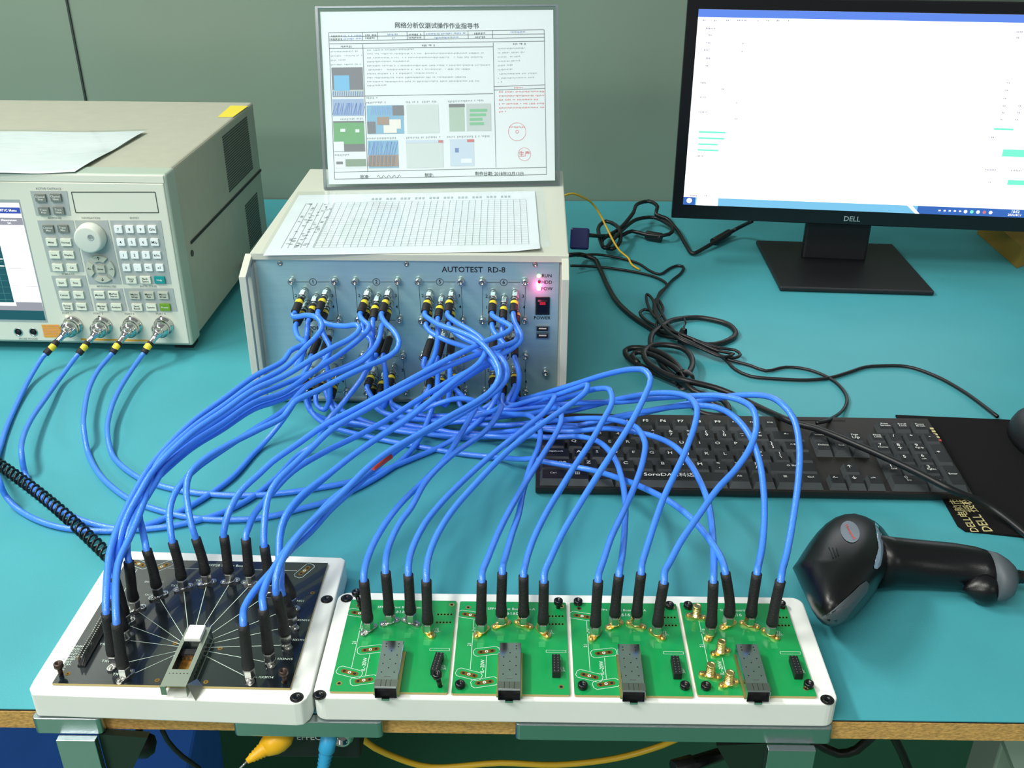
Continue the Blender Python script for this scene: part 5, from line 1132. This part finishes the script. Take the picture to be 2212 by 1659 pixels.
# --- green board cables
gb = [[(786,1254),(833,1236),(882,1241),(921,1254)], [(1041,1256),(1085,1238),(1131,1244),(1175,1257)], [(1292,1255),(1337,1243),(1385,1239),(1434,1259)], [(1541,1257),(1567,1238),(1635,1239),(1686,1255)]]
gm = [
 ([(796,1200),(820,1150)]+zB((1080,1640),(1280,1440),(1450,1265),(1560,1090),(1640,950),(1690,850,.90),(1650,805,.93),(1520,800,.95),(1380,840,.955),(1200,900,.95)), '4-4'),
 ([(840,1180),(862,1132)]+zB((1180,1650),(1300,1440),(1500,1240),(1750,1060),(1850,940),(1885,860,.90),(1830,890,.93),(1650,940,.94),(1400,960,.95),(1150,950,.95),(1050,880,.955)), '4-3'),
 ([(889,1190),(915,1135),(950,1090)]+zC((0,870),(200,690),(400,530),(520,430),(573,350,.90),(540,338,.93),(400,370,.94),(250,420,.95),(100,440,.96)), '8-1'),
 ([(924,1210),(942,1160),(972,1110)]+zC((50,920),(300,665),(500,510),(650,405),(770,310),(785,270,.88),(720,285,.90),(560,340,.93),(400,385,.95),(280,380,.96)), '8-3'),
 (zC((122,1440),(150,1370),(220,1200),(300,1040),(400,870),(500,710),(580,580),(618,490),(612,425,.90),(560,415,.92),(440,445,.94),(300,460,.95),(120,480,.95),(-60,500,.95),(-200,490,.96)), '7-1'),
 (zC((255,1390),(275,1320),(310,1200),(350,1080),(380,930),(430,760),(475,650),(482,540,.88),(430,465,.90),(300,450,.93),(150,445,.95),(0,430,.96)), '7-4'),
 (zC((390,1410),(410,1330),(450,1220),(530,1060),(620,910),(700,780),(800,630),(880,490),(938,370),(925,300,.86),(850,290,.88),(700,330,.92),(560,370,.94),(420,400,.95),(250,410,.96)), '8-2'),
 (zC((515,1440),(545,1370),(620,1210),(750,990),(850,830),(960,660),(1060,500),(1150,320),(1180,230),(1150,180,.82),(1070,168,.84),(900,200,.88),(700,262,.92),(500,322,.95),(420,345,.96)), '8-4'),
 (zC((855,1450),(880,1380),(930,1230),(1010,1060),(1080,900),(1130,750),(1145,630),(1110,555,.82),(1040,510,.85),(900,480,.88),(700,480,.91),(500,500,.93),(200,520,.94),(0,500,.95),(-200,490,.95),(-500,440,.95)), '4-1'),
 (zC((992,1400),(1005,1310),(1018,1150),(1020,1000),(1000,860),(960,740),(900,660,.83),(820,610,.86),(700,590,.88),(500,600,.90),(200,590,.92),(0,575,.93),(-200,540,.94),(-450,480,.95)), '4-2'),
 (zC((1126,1390),(1150,1310),(1200,1150),(1260,980),(1330,830),(1400,680),(1460,510),(1472,420,.80),(1430,350,.82),(1340,320,.84),(1200,318,.86),(1000,350,.89),(800,400,.92),(640,435,.94),(400,450,.95),(150,440,.96)), '7-3'),
 (zC((1268,1440),(1295,1390),(1370,1250),(1480,1090),(1600,920),(1720,790),(1810,650),(1845,530),(1830,430,.78),(1760,370,.80),(1620,335,.82),(1450,335,.84),(1200,350,.87),(1000,372,.89),(750,378,.92),(500,400,.94),(200,430,.95),(-100,460,.955),(-300,440,.96)), '7-2'),
 (zC((1577,1440),(1576,1330),(1565,1150),(1540,1000),(1490,870),(1420,750),(1340,660,.80),(1200,590,.84),(1050,555,.86),(900,540,.88),(700,560,.90),(300,590,.92),(0,590,.93),(-300,570,.93),(-600,520,.94),(-780,470,.95)), '3-3'),
 (zC((1640,1400),(1610,1330),(1520,1200),(1430,1100),(1300,1000),(1150,920,.75),(1000,860,.79),(800,800,.83),(500,750,.87),(200,720,.89),(0,700,.90),(-300,650,.92),(-600,590,.93),(-850,520,.94),(-950,440,.95)), '3-1'),
 (zC((1860,1390),(1880,1290),(1895,1100),(1890,920),(1860,730),(1800,580),(1720,480,.78),(1600,410,.81),(1450,395,.83),(1280,410,.86),(1100,440,.88),(900,480,.90),(700,530,.92),(400,560,.93),(0,600,.93),(-300,560,.94),(-600,500,.95),(-800,400,.96)), '3-4'),
 (zC((2010,1420),(2035,1330),(2080,1080),(2110,850),(2115,650),(2080,480),(2010,390,.76),(1900,335,.79),(1750,330,.81),(1600,350,.83),(1400,385,.86),(1100,450,.88),(800,520,.91),(500,540,.93),(100,570,.94),(-200,560,.94),(-500,530,.94),(-800,500,.95),(-960,430,.95),(-990,350,.96)), '3-2')]
ordn = ('first', 'second', 'third', 'fourth'); bnm = ('first green board at left', 'second green board from left', 'third green board from left', 'rightmost green board')
for i, (mid, so_) in enumerate(gm):
    b, k = divmod(i, 4); fx, fy = feet_px[b][k][:2]
    coax(f'blue cable on the {ordn[k]} connector from left of the {bnm[b]}', (fx, fy), gb[b][k], *S[so_], mid, 'cables from the green boards to the test box', jit=random.uniform(-.006, .006))
# --- analyzer cables
va = [(zA((200,340,1.06),(110,520),(40,680),(5,790,.92),(-30,900,.87),(0,1035,.80),(30,1110),(120,1210),(250,1280),(400,1325),(600,1346),(760,1345),(945,1312),(1130,1240),(1300,1150),(1500,1010),(1700,800),(1860,600))+[(640,860,.95),(652,815,.955),(668,785,.96)], (98,765), 'p1b', 'leftmost analyzer port'),
      (zA((400,340,1.06),(300,480),(200,625),(150,740),(140,850,.86),(165,980),(230,1080),(340,1180),(500,1265),(640,1310),(760,1332),(950,1335),(1200,1300),(1430,1235),(1640,1130),(1800,1000),(1950,850),(2060,770))+zB((530,970,.91),(620,870),(700,770),(800,640),(870,500)), (169,765), 'p2b', 'second analyzer port from left'),
      (zA((640,300,1.06),(580,420),(550,560),(545,680,.92),(570,830),(640,970),(740,1070),(860,1150),(1060,1220),(1250,1262),(1450,1275),(1650,1268),(1800,1245),(1950,1205))+[(700,1085),(780,1050),(860,1000),(905,950,.92),(930,890,.95),(945,830,.96)], (242,763), 'p3b', 'third analyzer port from left'),
      (zA((850,310,1.06),(760,460),(710,600),(700,720,.92),(730,850),(800,930),(920,1010),(1000,1040),(1180,1085),(1400,1110),(1650,1115),(1850,1100),(2060,1070))+[(750,1042),(830,1015),(930,975),(1010,930,.93),(1060,880,.95),(1086,820,.96)], (310,763), 'p4b', 'rightmost analyzer port')]
for i, (mid, ex, so_, nm) in enumerate(va):
    p0 = vports[i]; off = p0.copy(); t = thing('coaxial_cable', f'blue cable from the {nm} looping over the mat', 'cable', loc=off, group='analyzer cables')
    e = PY(ex[0], ex[1], 1.095); d = (e-p0).normalized(); L = (e-p0).length
    MB().lathe([(.0062, -.003), (.0062, .004), (.0046, .006), (.0038, .009), (.0036, .016), (.0034, .018)], p0, d, 16).build('coupling_nut', chrome, t, off)
    MB().lathe([(.0036, .016), (.0041, .018), (.0043, L-.001), (.0036, L)], p0, d, 14).build('boot', shrink, t, off)
    marker_patch(t, off, p0, d, L*.60, L*.60+.008, .0046)
    tail = box_plug(t, off, *S[so_], port=True)
    m = path3([ex]+list(mid)+[S[so_][1]], e.y, tail[2].y)[1:-1]
    sp = clampz(spline([e-d*.012, e, e+d*.004]+m+tail[::-1])); MB().tube(sp, .0029, 10).build('jacket', blue, t, off)
    if i == 3:
        q = P(826, 993, .02)
# --- jumpers on the panel
jm = [('1-m', 'p1a', [(662,725),(655,760),(646,790),(640,800),(640,785)], 1), ('3-m', 'p1c', [(684,875),(700,885),(712,860),(708,800)], 1),
      ('2-m', 'p2a', [(805,720),(803,760),(800,790),(794,800),(793,785)], 2), ('4-m', 'p2c', [(818,872),(828,880),(834,850),(832,800)], 2),
      ('5-m', 'p3a', [(946,725),(941,760),(928,788),(919,797),(914,788)], 3), ('7-m', 'p3c', [(951,868),(962,876),(970,850),(972,800)], 3),
      ('6-m', 'p4a', [(1084,720),(1078,765),(1070,790),(1062,796),(1060,785)], 4), ('8-m', 'p4c', [(1086,872),(1098,878),(1118,840),(1121,805)], 4)]
for k, (a, b, mid, pn) in enumerate(jm):
    off = rf.w(rf.hit(*S[a][0], 1, 0)); t = thing('jumper_cable', f'short blue jumper cable {"dropping into" if k % 2 == 0 else "looping up into"} {("leftmost", "second", "third", "rightmost")[pn-1]} port row socket cluster of the test box', 'cable', loc=off, group='jumper cables on the test box')
    h = box_plug(t, off, *S[a]); tl = box_plug(t, off, *S[b], port=True)
    m = path3([S[a][1]]+mid+[S[b][1]], h[2].y, tl[2].y, jit=-.010)[1:-1]
    MB().tube(clampz(spline(h+m+tl[::-1], .004)), CR, 10).build('jacket', blue, t, off)
# red sleeve on a cable in the bundle
a, b = P(803, 1008, .088), P(842, 982, .092)
tag(MB().cyl(a, b, .0042, n=14).build('red_sleeve', redc), 'short red sleeve among the blue cables in front of the test box', 'sleeve')
